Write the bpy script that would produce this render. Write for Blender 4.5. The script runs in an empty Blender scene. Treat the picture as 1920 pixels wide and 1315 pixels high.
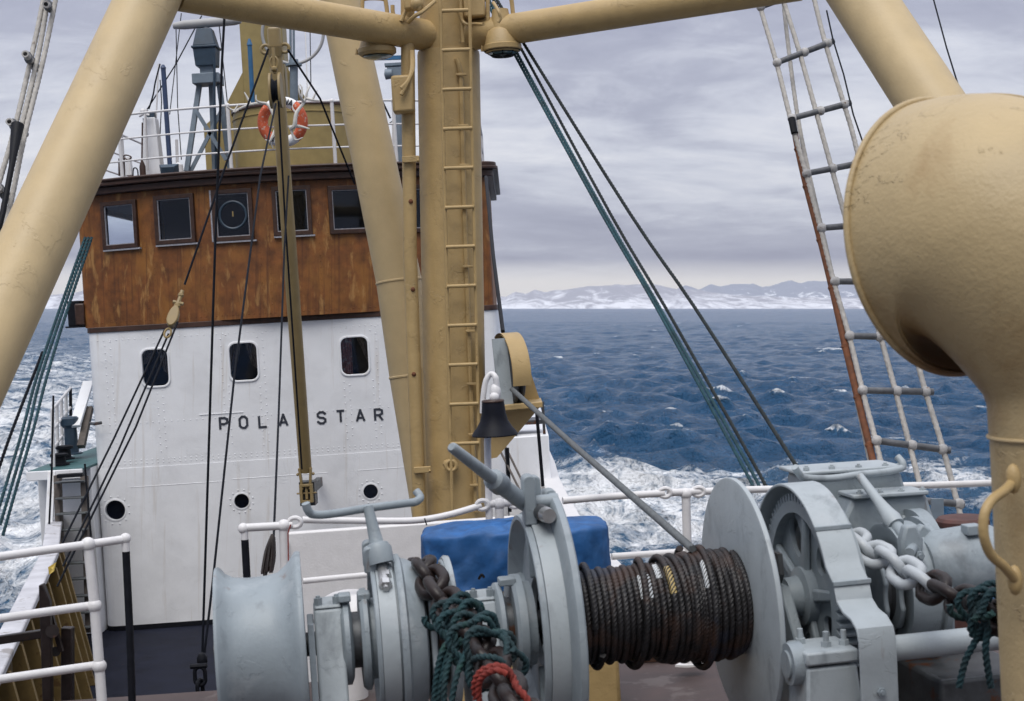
import bpy, bmesh, math, random
import numpy as np
from mathutils import Vector, Matrix
R = math.radians
random.seed(7); rng = np.random.default_rng(7)
SC = bpy.context.scene

# ------------------------------------------------------------------ camera
FPX = 2667.0                       # 50 mm lens on a 36 mm frame, photo is 1920 px wide
PIT = math.atan(80.5 / FPX)        # camera looks down a little, horizon stays level
EYE = np.array([0.0, 0.0, 7.0])    # eye about seven metres above the water
cam = bpy.data.cameras.new('camera'); camo = bpy.data.objects.new('camera', cam)
SC.collection.objects.link(camo); SC.camera = camo
cam.lens = 50.0; cam.sensor_width = 36.0; cam.sensor_fit = 'HORIZONTAL'
cam.clip_start = 0.1; cam.clip_end = 120000
camo.location = EYE.tolist(); camo.rotation_euler = (R(90) - PIT, 0, 0)
cam.dof.use_dof = True; cam.dof.focus_distance = 12.5; cam.dof.aperture_fstop = 5.6
SC.view_settings.view_transform = 'Standard'; SC.view_settings.look = 'None'
SC.view_settings.exposure = 0.0; SC.view_settings.gamma = 1.0

# ------------------------------------------------------------------ light
SUN_EL, SUN_AZ = 60.0, 198.0       # soft bright patch of the overcast behind the camera's left shoulder
sun = bpy.data.lights.new('sun', 'SUN'); suno = bpy.data.objects.new('sun', sun)
SC.collection.objects.link(suno)
sun.energy = 2.2; sun.angle = R(38); sun.color = (1.0, 0.96, 0.9)
_d = Vector((math.sin(R(SUN_AZ)) * math.cos(R(SUN_EL)), math.cos(R(SUN_AZ)) * math.cos(R(SUN_EL)), math.sin(R(SUN_EL))))
suno.rotation_euler = _d.to_track_quat('Z', 'Y').to_euler()
suno.location = (0, 0, 60)

W = bpy.data.worlds.new('World'); SC.world = W; W.use_nodes = True
nt = W.node_tree; N = nt.nodes; L = nt.links; N.clear()
def wn(t, **k):
    n = N.new(t)
    for a, b in k.items(): setattr(n, a, b)
    return n
def wmath(op, a, b=None, clamp=False):
    n = N.new('ShaderNodeMath'); n.operation = op; n.use_clamp = clamp
    for i, x in enumerate((a, b)):
        if x is None: continue
        if isinstance(x, (int, float)): n.inputs[i].default_value = x
        else: L.new(x, n.inputs[i])
    return n.outputs[0]
out = wn('ShaderNodeOutputWorld'); tc = wn('ShaderNodeTexCoord'); sep = wn('ShaderNodeSeparateXYZ')
L.new(tc.outputs['Generated'], sep.inputs[0])
sky = wn('ShaderNodeTexSky'); sky.sky_type = 'NISHITA'; sky.sun_disc = False
sky.sun_elevation = R(SUN_EL); sky.sun_rotation = R(SUN_AZ)
bgs = wn('ShaderNodeBackground'); bgs.inputs[1].default_value = 0.06; L.new(sky.outputs[0], bgs.inputs[0])
z = wmath('MAXIMUM', sep.outputs[2], 0.0)
den = wmath('ADD', z, 0.19)
u = wmath('DIVIDE', sep.outputs[0], den); v = wmath('DIVIDE', sep.outputs[1], den)
cmb = wn('ShaderNodeCombineXYZ'); L.new(u, cmb.inputs[0]); L.new(v, cmb.inputs[1])
def wnoise(scale, detail, rough, sx, sy, dist=0.0, off=0.0):
    mp = wn('ShaderNodeMapping'); mp.inputs['Scale'].default_value = (sx, sy, 1); mp.inputs['Location'].default_value = (off, off * .7, 0)
    mp.inputs['Rotation'].default_value = (0, 0, R(4))
    L.new(cmb.outputs[0], mp.inputs[0])
    n = wn('ShaderNodeTexNoise'); n.inputs['Scale'].default_value = scale; n.inputs['Detail'].default_value = detail
    n.inputs['Roughness'].default_value = rough; n.inputs['Distortion'].default_value = dist
    L.new(mp.outputs[0], n.inputs['Vector']); return n.outputs['Fac']
n1 = wnoise(1.35, 9, 0.60, 0.72, 1.0, 0.6, 3.3)      # broad cloud bands
n2 = wnoise(5.0, 9, 0.66, 0.8, 1.1, 0.5, 9.1)         # torn edges
nn = wmath('ADD', wmath('MULTIPLY', n1, 0.68), wmath('MULTIPLY', n2, 0.32))
# the deck is darkest overhead in front, breaks to pale near the horizon, thin grey bar just above it
rampz = wn('ShaderNodeValToRGB'); L.new(z, rampz.inputs[0])
cr = rampz.color_ramp; cr.interpolation = 'EASE'
for p, c in ((0.0, .44), (0.016, .74), (0.024, .46), (0.033, .24), (0.044, .34), (0.060, .50), (0.085, .60), (0.13, .62), (0.165, .52), (0.21, .36), (0.30, .40), (0.6, .62)):
    e = cr.elements.new(p); e.color = (c, c, c, 1)
cr.elements.remove(cr.elements[0]); cr.elements.remove(cr.elements[-1])
val = wmath('ADD', wmath('MULTIPLY', wmath('SUBTRACT', nn, 0.5), 1.9), rampz.outputs[0], clamp=True)
rampc = wn('ShaderNodeValToRGB'); L.new(val, rampc.inputs[0])
cr = rampc.color_ramp
cr.elements[0].position = 0.05; cr.elements[0].color = (0.30, 0.315, 0.425, 1)
cr.elements[1].position = 0.85; cr.elements[1].color = (0.82, 0.83, 0.88, 1)
e = cr.elements.new(0.38); e.color = (0.43, 0.45, 0.555, 1)
e = cr.elements.new(0.58); e.color = (0.615, 0.64, 0.73, 1)
# pale cream break right at the horizon
hz = wn('ShaderNodeMapRange'); hz.inputs[1].default_value = 0.034; hz.inputs[2].default_value = 0.018; hz.clamp = True
L.new(z, hz.inputs[0])
mx = wn('ShaderNodeMix', data_type='RGBA'); L.new(wmath('MULTIPLY', hz.outputs[0], 0.9), mx.inputs[0])
L.new(rampc.outputs[0], mx.inputs[6]); mx.inputs[7].default_value = (0.98, 0.94, 0.89, 1)
bgc = wn('ShaderNodeBackground'); L.new(mx.outputs[2], bgc.inputs[0])
# overcast: the zenith is the brightest part of the dome
bk = wn('ShaderNodeMapRange'); bk.inputs[1].default_value = -0.35; bk.inputs[2].default_value = 0.25; bk.inputs[3].default_value = 0.5; bk.inputs[4].default_value = 1.0; L.new(sep.outputs[1], bk.inputs[0])
L.new(wmath('ADD', wmath('MULTIPLY', bk.outputs[0], 1.0), wmath('MULTIPLY', wmath('POWER', z, 1.5), 1.5)), bgc.inputs[1])
mxs = wn('ShaderNodeMixShader'); mxs.inputs[0].default_value = 0.92
L.new(bgs.outputs[0], mxs.inputs[1]); L.new(bgc.outputs[0], mxs.inputs[2]); L.new(mxs.outputs[0], out.inputs[0])

# ------------------------------------------------------------------ frames
def P(px, py, Y):
    d = np.array([(px - 960) / FPX, 0, 0]) + (-(py - 657.5) / FPX) * np.array([0, math.sin(PIT), math.cos(PIT)]) + np.array([0, math.cos(PIT), -math.sin(PIT)])
    return EYE + d * (Y / d[1])
def ray(px, py):
    return P(px, py, 1.0) - EYE
ROLL = R(3.3)                                   # the ship is heeled 3.3 degrees
XS = np.array([math.cos(ROLL), 0, math.sin(ROLL)]); YS = np.array([0, 1.0, 0]); ZS = np.array([-math.sin(ROLL), 0, math.cos(ROLL)])
ORG = EYE - 2.15 * ZS                           # forecastle deck under the eye
def S(x, y, z): return ORG + x * XS + y * YS + z * ZS
def toS(p): q = np.asarray(p) - ORG; return np.array([q @ XS, q[1], q @ ZS])
def unit(a): a = np.asarray(a, float); return a / np.linalg.norm(a)
def proj(p):
    q = np.asarray(p) - EYE
    fw = np.array([0, math.cos(PIT), -math.sin(PIT)]); up = np.array([0, math.sin(PIT), math.cos(PIT)])
    d = q @ fw; return 960 + FPX * q[0] / d, 657.5 - FPX * (q @ up) / d

# ------------------------------------------------------------------ mesh building
class B:
    def __init__(s): s.v = []; s.f = []
    def add(s, v, f):
        o = len(s.v); s.v.extend([tuple(map(float, x)) for x in v]); s.f.extend([tuple(i + o for i in q) for q in f]); return s
def cr_path(pts, k=8, closed=False):
    p = [np.asarray(a, float) for a in pts]; n = len(p); o = []
    rngi = range(n if closed else n - 1)
    for i in rngi:
        if closed: a, b, c, d = p[(i - 1) % n], p[i], p[(i + 1) % n], p[(i + 2) % n]
        else: a, b, c, d = p[max(i - 1, 0)], p[i], p[i + 1], p[min(i + 2, n - 1)]
        for j in range(k):
            t = j / k
            o.append(.5 * ((2 * b) + (-a + c) * t + (2 * a - 5 * b + 4 * c - d) * t * t + (-a + 3 * b - 3 * c + d) * t ** 3))
    if not closed: o.append(p[-1])
    return o
def resample(pts, step):
    p = np.array(pts); s = np.r_[0, np.cumsum(np.linalg.norm(np.diff(p, axis=0), axis=1))]
    m = max(2, int(s[-1] / step) + 1); t = np.linspace(0, s[-1], m)
    return np.stack([np.interp(t, s, p[:, i]) for i in range(3)], 1)
def tube(b, pts, r, n=10, caps=True, closed=False, lobes=0, amp=.16, pitch=.1):
    p = np.array([np.asarray(a, float) for a in pts]); m = len(p)
    if closed: t = np.roll(p, -1, 0) - np.roll(p, 1, 0)
    else: t = np.gradient(p, axis=0)
    t /= np.linalg.norm(t, axis=1)[:, None] + 1e-12
    a = np.array([0, 0, 1.0]) if abs(t[0][2]) < .9 else np.array([1.0, 0, 0])
    nrm = [unit(np.cross(t[0], a))]
    for i in range(1, m):
        q = nrm[-1] - t[i] * (nrm[-1] @ t[i]); nrm.append(unit(q))
    nrm = np.array(nrm)
    if closed:
        q = nrm[-1] - t[0] * (nrm[-1] @ t[0]); q = unit(q); bb = np.cross(t[0], nrm[0])
        ang = math.atan2(q @ bb, q @ nrm[0])
        for i in range(m):
            c = -ang * i / m; nb = np.cross(t[i], nrm[i]); nrm[i] = nrm[i] * math.cos(c) + nb * math.sin(c)
    bn = np.cross(t, nrm)
    rr = np.full(m, r) if np.isscalar(r) else np.asarray(r, float)
    th = np.arange(n) * 2 * math.pi / n
    if lobes:
        s = np.r_[0, np.cumsum(np.linalg.norm(np.diff(p, axis=0), axis=1))]
        rad = rr[:, None] * (1 - amp + amp * np.abs(np.cos(lobes * .5 * (th[None] - 2 * math.pi * s[:, None] / pitch))) * 1.6)
    else: rad = np.repeat(rr[:, None], n, 1)
    V = p[:, None] + rad[..., None] * (np.cos(th)[None, :, None] * nrm[:, None] + np.sin(th)[None, :, None] * bn[:, None])
    V = V.reshape(-1, 3); F = []
    for i in range(m if closed else m - 1):
        i2 = (i + 1) % m
        for j in range(n):
            j2 = (j + 1) % n; F.append((i * n + j, i * n + j2, i2 * n + j2, i2 * n + j))
    if caps and not closed:
        F.append(tuple(range(n))[::-1]); F.append(tuple((m - 1) * n + j for j in range(n)))
    return b.add(V, F)
def rope(b, pts, r, pitch=None, lobes=3, step=None, n=18, amp=.32):
    pitch = pitch or r * 7
    return tube(b, resample(pts, step or pitch / 10), r, n=n, lobes=lobes, amp=amp, pitch=pitch)
def hose(b, p, q, r0, r1, n=20, hole=.6):          # open-ended pipe
    ax = unit(np.asarray(q) - np.asarray(p)); Lg = np.linalg.norm(np.asarray(q) - np.asarray(p))
    return lathe(b, [(0.06, r0 * .02), (0.06, r0 * hole), (0, r0 * hole), (0, r0), (Lg, r1), (Lg, r1 * hole), (Lg - .06, r1 * hole), (Lg - .06, r1 * .02)], p, ax, n)
def frame_of(ax):
    ax = unit(ax); a = np.array([0, 0, 1.0]) if abs(ax[2]) < .9 else np.array([1.0, 0, 0])
    e1 = unit(np.cross(ax, a)); return e1, np.cross(ax, e1), ax
def lathe(b, prof, o, ax, n=48, a0=0, a1=360, e1=None):
    f1, f2, ax = frame_of(ax)
    if e1 is not None: f1 = unit(e1); f2 = np.cross(ax, f1)
    full = abs(a1 - a0) >= 360
    th = np.radians(np.linspace(a0, a1, n + 1))[: n if full else n + 1]; k = len(th)
    V = []
    for u_, r_ in prof:
        for t in th: V.append(np.asarray(o) + ax * u_ + r_ * (math.cos(t) * f1 + math.sin(t) * f2))
    F = []
    for i in range(len(prof) - 1):
        for j in range(k if full else k - 1):
            j2 = (j + 1) % k; F.append((i * k + j, (i + 1) * k + j, (i + 1) * k + j2, i * k + j2))
    return b.add(V, F)
def prism(b, poly, o, ex, ey, ez, d0, d1):
    n = len(poly); o = np.asarray(o)
    V = [o + p[0] * ex + p[1] * ey + d0 * ez for p in poly] + [o + p[0] * ex + p[1] * ey + d1 * ez for p in poly]
    F = [tuple(range(n))[::-1], tuple(range(n, 2 * n))] + [(i, (i + 1) % n, n + (i + 1) % n, n + i) for i in range(n)]
    return b.add(V, F)
def ring_prism(b, outer, inner, o, ex, ey, ez, d0, d1):
    n = len(outer); o = np.asarray(o); V = []
    for d in (d0, d1):
        for poly in (outer, inner): V += [o + p[0] * ex + p[1] * ey + d * ez for p in poly]
    F = []
    for i in range(n):
        j = (i + 1) % n
        F += [(i, j, 2 * n + j, 2 * n + i), (n + j, n + i, 3 * n + i, 3 * n + j), (j, i, n + i, n + j), (2 * n + i, 2 * n + j, 3 * n + j, 3 * n + i)]
    return b.add(V, F)
def box(b, c, hx, hy, hz, ex=XS, ey=YS, ez=ZS):
    return prism(b, [(-hx, -hy), (hx, -hy), (hx, hy), (-hx, hy)], c, ex, ey, ez, -hz, hz)
def bar(b, p, q, w, h, up=ZS):                     # rectangular bar from p to q
    p = np.asarray(p); q = np.asarray(q); ez = unit(q - p); ex = unit(np.cross(up, ez)); ey = np.cross(ez, ex)
    return prism(b, [(-w / 2, -h / 2), (w / 2, -h / 2), (w / 2, h / 2), (-w / 2, h / 2)], p, ex, ey, ez, 0, np.linalg.norm(q - p))
def ball(b, c, r, n=14, sc=(1, 1, 1), ax=ZS):
    k = n // 2
    e1, e2, e3 = frame_of(ax); V = []; F = []
    for i in range(k + 1):
        a = math.pi * i / k
        for j in range(n):
            t = 2 * math.pi * j / n
            V.append(np.asarray(c) + r * (sc[0] * math.sin(a) * math.cos(t) * e1 + sc[1] * math.sin(a) * math.sin(t) * e2 - sc[2] * math.cos(a) * e3))
    for i in range(k):
        for j in range(n): F.append((i * n + j, i * n + (j + 1) % n, (i + 1) * n + (j + 1) % n, (i + 1) * n + j))
    return b.add(V, F)
def hexbolt(b, c, ax, r, h):
    lathe(b, [(0, 1e-4), (0, r), (h, r), (h, 1e-4)], c, ax, 6)
    return lathe(b, [(h, r * .55), (h + r * .5, r * .5), (h + r * .5, 1e-4)], c, ax, 10)
def rrect(w, h, r, k=5):
    o = []
    for cx, cy, a in ((w / 2 - r, h / 2 - r, 0), (-w / 2 + r, h / 2 - r, 90), (-w / 2 + r, -h / 2 + r, 180), (w / 2 - r, -h / 2 + r, 270)):
        for i in range(k + 1):
            t = R(a + 90 * i / k); o.append((cx + r * math.cos(t), cy + r * math.sin(t)))
    return o
def link_pts(c, ax, side, ln, wd, k=7):            # a stadium path for a chain link
    rr = wd / 2; h = ln / 2 - rr; o = []
    for s, a0 in ((1, -90), (-1, 90)):
        for i in range(k + 1):
            t = R(a0 + 180 * i / k); o.append(np.asarray(c) + ax * (s * h + rr * math.cos(t)) + side * (rr * math.sin(t)))
    return o

# ------------------------------------------------------------------ objects
OFF = {}
def tag(o, label=None, cat=None, group=None, kind=None):
    if label: o['label'] = label
    if cat: o['category'] = cat
    if group: o['group'] = group
    if kind: o['kind'] = kind
    return o
def thing(name, label, cat, loc, group=None):
    o = bpy.data.objects.new(name, None); SC.collection.objects.link(o)
    o.empty_display_size = .1; o.location = tuple(map(float, loc)); OFF[o] = np.asarray(loc, float)
    return tag(o, label, cat, group)
def mesh_from(name, b, off, smooth):
    me = bpy.data.meshes.new(name)
    V = np.array(b.v) - off
    me.from_pydata(V.tolist(), [], b.f); me.update()
    bm = bmesh.new(); bm.from_mesh(me); bmesh.ops.recalc_face_normals(bm, faces=bm.faces); bm.to_mesh(me); bm.free()
    if smooth:
        me.shade_smooth()
        me.set_sharp_from_angle(angle=R(smooth))
    return me
def part(name, b, mat, parent, bev=0, smooth=38, label=None, seg=2):
    off = OFF[parent]; me = mesh_from(name, b, off, smooth)
    o = bpy.data.objects.new(name, me); SC.collection.objects.link(o); o.parent = parent; OFF[o] = off
    me.materials.append(mat)
    if bev:
        m = o.modifiers.new('bevel', 'BEVEL'); m.width = bev; m.segments = seg; m.limit_method = 'ANGLE'; m.angle_limit = R(40); m.harden_normals = False
    if label: o['label'] = label
    return o
def solo(name, b, mat, label=None, cat=None, group=None, kind=None, bev=0, smooth=38):
    V = np.array(b.v); off = np.array([V[:, 0].mean(), V[:, 1].mean(), V[:, 2].min()])
    me = mesh_from(name, b, off, smooth); o = bpy.data.objects.new(name, me); SC.collection.objects.link(o)
    o.location = off.tolist(); OFF[o] = off; me.materials.append(mat)
    if bev:
        m = o.modifiers.new('bevel', 'BEVEL'); m.width = bev; m.segments = 2; m.limit_method = 'ANGLE'; m.angle_limit = R(40)
    return tag(o, label, cat, group, kind)

# ------------------------------------------------------------------ materials
def srgb(r, g, b): return tuple(((c / 255) / 12.92 if c / 255 <= .04045 else ((c / 255 + .055) / 1.055) ** 2.4) for c in (r, g, b)) + (1,)
def mat(name, col, rough=.5, metal=0, var=.12, vscale=6, bump=.25, bscale=60, bdist=.002, stain=None, sscale=3, sthr=.62, sstr=(1, 1, 1), spec=.5, lumps=0, streak=None, chips=None):
    m = bpy.data.materials.new(name); m.use_nodes = True; n = m.node_tree.nodes; l = m.node_tree.links
    bs = n['Principled BSDF']; bs.inputs['Roughness'].default_value = rough; bs.inputs['Metallic'].default_value = metal
    bs.inputs['Specular IOR Level'].default_value = spec
    t = n.new('ShaderNodeTexCoord')
    def nz(scale, det=4, sc=(1, 1, 1), ro=.55, dist=0.0):
        mp = n.new('ShaderNodeMapping'); mp.inputs['Scale'].default_value = sc; l.new(t.outputs['Object'], mp.inputs[0])
        q = n.new('ShaderNodeTexNoise'); q.inputs['Scale'].default_value = scale; q.inputs['Detail'].default_value = det
        q.inputs['Roughness'].default_value = ro; q.inputs['Distortion'].default_value = dist; l.new(mp.outputs[0], q.inputs['Vector']); return q.outputs['Fac']
    c = col if len(col) == 4 else tuple(col) + (1,)
    a = nz(vscale, 5)
    rp = n.new('ShaderNodeValToRGB'); l.new(a, rp.inputs[0])
    rp.color_ramp.elements[0].position = .3; rp.color_ramp.elements[1].position = .7
    rp.color_ramp.elements[0].color = tuple(x * (1 - var) for x in c[:3]) + (1,)
    rp.color_ramp.elements[1].color = tuple(min(1, x * (1 + var)) for x in c[:3]) + (1,)
    colo = rp.outputs[0]
    def over(colo, fac, c2):
        mx = n.new('ShaderNodeMix'); mx.data_type = 'RGBA'; l.new(fac, mx.inputs[0]); l.new(colo, mx.inputs[6]); mx.inputs[7].default_value = c2 if len(c2) == 4 else tuple(c2) + (1,); return mx.outputs[2]
    def thr(x, lo, hi, mul=1.0):
        q = n.new('ShaderNodeMapRange'); q.inputs[1].default_value = lo; q.inputs[2].default_value = hi; q.inputs[4].default_value = mul; l.new(x, q.inputs[0]); return q.outputs[0]
    if streak:
        for (c2, sc, scl, lo, hi, mul) in streak: colo = over(colo, thr(nz(scl, 6, sc, .62, .4), lo, hi, mul), c2)
    if stain: colo = over(colo, thr(nz(sscale, 7, sstr, .65), sthr, sthr + .06, .85), stain)
    l.new(colo, bs.inputs['Base Color'])
    rr = n.new('ShaderNodeMapRange'); rr.inputs[3].default_value = max(0, rough - .08); rr.inputs[4].default_value = min(1, rough + .1); l.new(a, rr.inputs[0]); l.new(rr.outputs[0], bs.inputs['Roughness'])
    if bump:
        h = nz(bscale, 3)
        if lumps:
            ad = n.new('ShaderNodeMath'); ad.operation = 'MULTIPLY_ADD'; l.new(nz(bscale * .12, 4), ad.inputs[0]); ad.inputs[1].default_value = lumps; l.new(h, ad.inputs[2]); h = ad.outputs[0]
        if chips:
            cn = nz(chips[0], 6, (1, 1, 1), .62, .6); st = thr(cn, chips[1], chips[1] + .012, chips[2])
            ad2 = n.new('ShaderNodeMath'); ad2.operation = 'ADD'; l.new(h, ad2.inputs[0]); l.new(st, ad2.inputs[1]); h = ad2.outputs[0]
            up = thr(cn, chips[1] - .03, chips[1], 1.0); dn = thr(cn, chips[1] + .012, chips[1] + .035, 1.0); eg = n.new('ShaderNodeMath'); eg.operation = 'SUBTRACT'; l.new(up, eg.inputs[0]); l.new(dn, eg.inputs[1]); eg2 = n.new('ShaderNodeMath'); eg2.operation = 'MULTIPLY'; l.new(eg.outputs[0], eg2.inputs[0]); eg2.inputs[1].default_value = .06
            l.new(over(colo, eg2.outputs[0], tuple(x * .45 for x in c[:3])), bs.inputs['Base Color'])
        bp = n.new('ShaderNodeBump'); bp.inputs['Strength'].default_value = bump; bp.inputs['Distance'].default_value = bdist
        l.new(h, bp.inputs['Height']); l.new(bp.outputs[0], bs.inputs['Normal'])
    return m
RUST = (0.11, 0.04, 0.015)
M = {}
M['tan'] = mat('tan_paint', (0.50, 0.38, 0.205), .5, chips=(2.6, .62, 2.0), var=.07, vscale=5, bump=.35, bscale=55, bdist=.003, stain=(.25, .13, .05), sscale=9, sthr=.80, lumps=3)
M['tan_mast'] = mat('tan_mast_paint', (0.42, 0.295, 0.13), .5, chips=(5, .60, 2.5), var=.08, vscale=7, bump=.45, bscale=60, bdist=.004, stain=(.2, .09, .03), sscale=11, sthr=.79, lumps=3)
M['tan_old'] = mat('weathered_tan_paint', (0.27, 0.195, 0.085), .5, var=.1, vscale=8, bump=.3, bscale=40, stain=(.2, .11, .04), sscale=8, sthr=.77)
M['tan_cowl'] = mat('flaked_tan_paint', (0.43, 0.325, 0.17), .5, var=.10, vscale=3, bump=.5, bscale=80, bdist=.004, stain=(.2, .085, .03), sscale=9, sthr=.75, lumps=2.2, chips=(3.6, .605, 3), streak=[((.30, .19, .075), (1, 1, .5), 4, .54, .70, .6), ((.16, .07, .03), (4, 4, .4), 3, .66, .78, .5)])
M['ochre'] = mat('ochre_paint', (0.31, 0.235, 0.09), .5, var=.1, vscale=8, bump=.3, bscale=40)
M['white'] = mat('white_paint', (0.82, 0.83, 0.85), .4, var=.03, vscale=4, bump=.25, bscale=35, bdist=.003, lumps=4, chips=(3.0, .63, 1.5), streak=[((.46, .38, .28), (4, 4, .22), 2.5, .575, .76, .5), ((.55, .55, .56), (1, 1, 1), 1.3, .5, .7, .35)])
M['white_rail'] = mat('white_rail_paint', (0.68, 0.67, 0.67), .42, var=.05, vscale=14, bump=.45, bscale=80, bdist=.003, stain=(.35, .22, .12), sscale=16, sthr=.80)
M['grey'] = mat('pale_grey_machine_paint', (0.25, 0.29, 0.315), .45, chips=(6.5, .59, 2.5), streak=[((.085, .098, .11), (1, 1, .5), 6, .55, .74, .6), ((.40, .43, .45), (1, 1, 1), 4, .57, .70, .45), ((.15, .075, .04), (3, 3, .35), 4, .655, .74, .6)], var=.07, vscale=7, bump=.35, bscale=60, bdist=.0025, lumps=3, stain=(.16, .17, .17), sscale=9, sthr=.78)
M['grey_lt'] = mat('light_grey_machine_paint', (0.34, 0.38, 0.40), .45, chips=(6.5, .59, 2.5), streak=[((.085, .098, .11), (1, 1, .5), 6, .55, .74, .6), ((.40, .43, .45), (1, 1, 1), 4, .57, .70, .45), ((.15, .075, .04), (3, 3, .35), 4, .655, .74, .6)], var=.06, vscale=8, bump=.35, bscale=60, bdist=.0025, lumps=3, stain=(.2, .18, .15), sscale=11, sthr=.80)
M['greydark'] = mat('worn_steel', (0.07, 0.075, 0.08), .45, metal=.4, var=.3, vscale=14, stain=RUST, sscale=9, sthr=.58)
M['black'] = mat('black_paint', (0.007, 0.008, 0.012), .55, var=.3, vscale=20, spec=.2)
M['chain'] = mat('tarred_chain_iron', (0.016, 0.010, 0.009), .40, var=.4, vscale=18, bump=.5, bscale=90, stain=(.06, .024, .014), sscale=14, sthr=.62, spec=.35)
M['chainw'] = mat('painted_chain', (0.40, 0.43, 0.45), .4, var=.08, vscale=14, bump=.4, bscale=80, stain=(.2, .13, .09), sscale=14, sthr=.74)
M['wire'] = mat('greased_wire_rope', (0.010, 0.009, 0.010), .5, var=.5, vscale=9, bump=.2, bscale=200, streak=[((.055, .026, .015), (1, 1, 1), 4, .47, .60, .65), ((.015, .02, .035), (1, 1, 1), 3.2, .55, .62, .8)])
M['wirel'] = mat('galvanised_wire', (0.10, 0.11, 0.115), .5, var=.25, vscale=30)
M['wmark'] = mat('white_paint_mark_on_wire', (0.55, 0.58, 0.6), .5)
M['ymark'] = mat('yellow_paint_mark_on_wire', (0.4, 0.30, 0.12), .5)
M['line'] = mat('dark_wire_rope', (0.009, 0.011, 0.017), .7, var=.3, vscale=20, bump=0, spec=.15)
M['oldline'] = mat('weathered_line', (0.030, 0.036, 0.038), .8, var=.3, vscale=20, spec=.2)
M['teal'] = mat('teal_rope', (0.018, 0.065, 0.085), .75, var=.35, vscale=12, bump=.4, bscale=300)
M['greenrope'] = mat('green_rope_fibre', (0.006, 0.030, 0.036), .8, var=.5, vscale=9, bump=.5, bscale=300, streak=[((.014, .06, .045), (1, 1, 1), 6, .58, .68, .6)])
M['redrope'] = mat('red_rope_fibre', (0.19, 0.022, 0.014), .8, var=.3, vscale=16, bump=.5, bscale=300)
M['shroud'] = mat('served_shroud_rope', (0.42, 0.40, 0.37), .8, var=.2, vscale=20, bump=.4, bscale=120, stain=(.12, .07, .04), sscale=12, sthr=.66)
M['rusty'] = mat('rusty_iron', (0.14, 0.05, 0.02), .8, var=.4, vscale=18, bump=.5, bscale=90)
M['rung'] = mat('tarred_pipe', (0.10, 0.105, 0.115), .5, var=.4, vscale=18, stain=(.3, .16, .08), sscale=16, sthr=.66)
M['fit'] = mat('pipe_fitting', (0.42, 0.41, 0.40), .6, var=.25, vscale=30, stain=(.14, .07, .03), sscale=25, sthr=.6)
M['wood'] = mat('rust_brown_wheelhouse_paint', (0.175, 0.060, 0.0125), .55, var=.4, vscale=7, bump=.5, bscale=70, bdist=.004,
                streak=[((.30, .125, .022), (1, 1, .55), 2.2, .48, .66, .7), ((.40, .21, .065), (1.6, 1.6, .5), 4.2, .565, .66, .75), ((.070, .022, .007), (7, 7, .25), 2.6, .52, .70, .75)])
M['brown'] = mat('dark_brown_trim', (0.05, 0.022, 0.014), .5, var=.35, vscale=9, stain=(.16, .12, .10), sscale=8, sthr=.70)
M['frame'] = mat('dark_varnished_frame', (0.045, 0.02, 0.012), .45, var=.4, vscale=20, stain=(.22, .16, .12), sscale=14, sthr=.70)
M['putty'] = mat('white_putty', (0.30, 0.30, 0.33), .7, var=.3, vscale=40)
M['dark'] = mat('interior_shade', (0.008, 0.014, 0.036), .8, bump=0)  # near-black blue: the shade inside the rooms is put into the colour
M['curtain'] = mat('brown_grey_curtain', (0.36, 0.28, 0.23), .9, var=.4, vscale=30, bump=.3, bscale=40, streak=[((.12, .08, .07), (14, 14, .5), 3, .45, .6, .8)])
M['redcurtain'] = mat('patterned_curtain', (0.42, 0.17, 0.13), .9, var=.4, vscale=30, streak=[((.6, .5, .42), (1, 1, 1), 16, .55, .62, .8)])
M['blue'] = mat('blue_tarpaulin', (0.012, 0.085, 0.25), .6, var=.35, vscale=6, bump=.5, bscale=12, bdist=.01, lumps=3, streak=[((.06, .18, .42), (1, 1, 1), 5, .52, .72, .55), ((.006, .035, .11), (1, 1, 1), 7, .56, .70, .6)])
M['deckfore'] = mat('worn_red_brown_deck', (0.055, 0.036, 0.033), .6, var=.3, vscale=4, bump=.3, bscale=30, stain=(.10, .08, .075), sscale=3, sthr=.56)
M['deckmain'] = mat('wet_dark_deck', (0.013, 0.015, 0.026), .65, spec=.08, var=.3, vscale=3, bump=.5, bscale=30, bdist=.004, stain=(.07, .045, .035), sscale=5, sthr=.68)
M['tealdeck'] = mat('green_deck_paint', (0.04, 0.115, 0.12), .6, var=.3, vscale=10)
M['bulyel'] = mat('ochre_bulwark', (0.14, 0.095, 0.035), .55, var=.25, vscale=4, stain=(.10, .055, .02), sscale=5, sthr=.60)
M['bulstay'] = mat('lit_ochre_stay', (0.19, 0.13, 0.048), .55, var=.25, vscale=6, stain=(.10, .055, .02), sscale=6, sthr=.60)  # brighter copy of the bulwark ochre, light on the stays painted in
M['plank'] = mat('weathered_plank', (0.10, 0.085, 0.075), .8, var=.35, vscale=10, bump=.4, bscale=60)
M['bluegrey'] = mat('blue_grey_paint', (0.17, 0.215, 0.26), .5, var=.15, vscale=9)
M['darkblue'] = mat('dark_blue_paint', (0.03, 0.055, 0.085), .45, var=.2, vscale=9)
M['navy'] = mat('navy_pole_paint', (0.035, 0.06, 0.13), .5, var=.2, vscale=9)
M['bluepole'] = mat('mid_blue_paint', (0.03, 0.13, 0.27), .5, var=.2, vscale=9)
M['scanner'] = mat('radar_grey', (0.36, 0.36, 0.36), .5, var=.06, vscale=9)
M['orange'] = mat('lifebuoy_orange', (0.56, 0.10, 0.035), .6, var=.2, vscale=14, stain=(.6, .5, .42), sscale=20, sthr=.57)
M['bone'] = mat('white_antler', (0.60, 0.58, 0.54), .7, var=.12, vscale=20)
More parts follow.
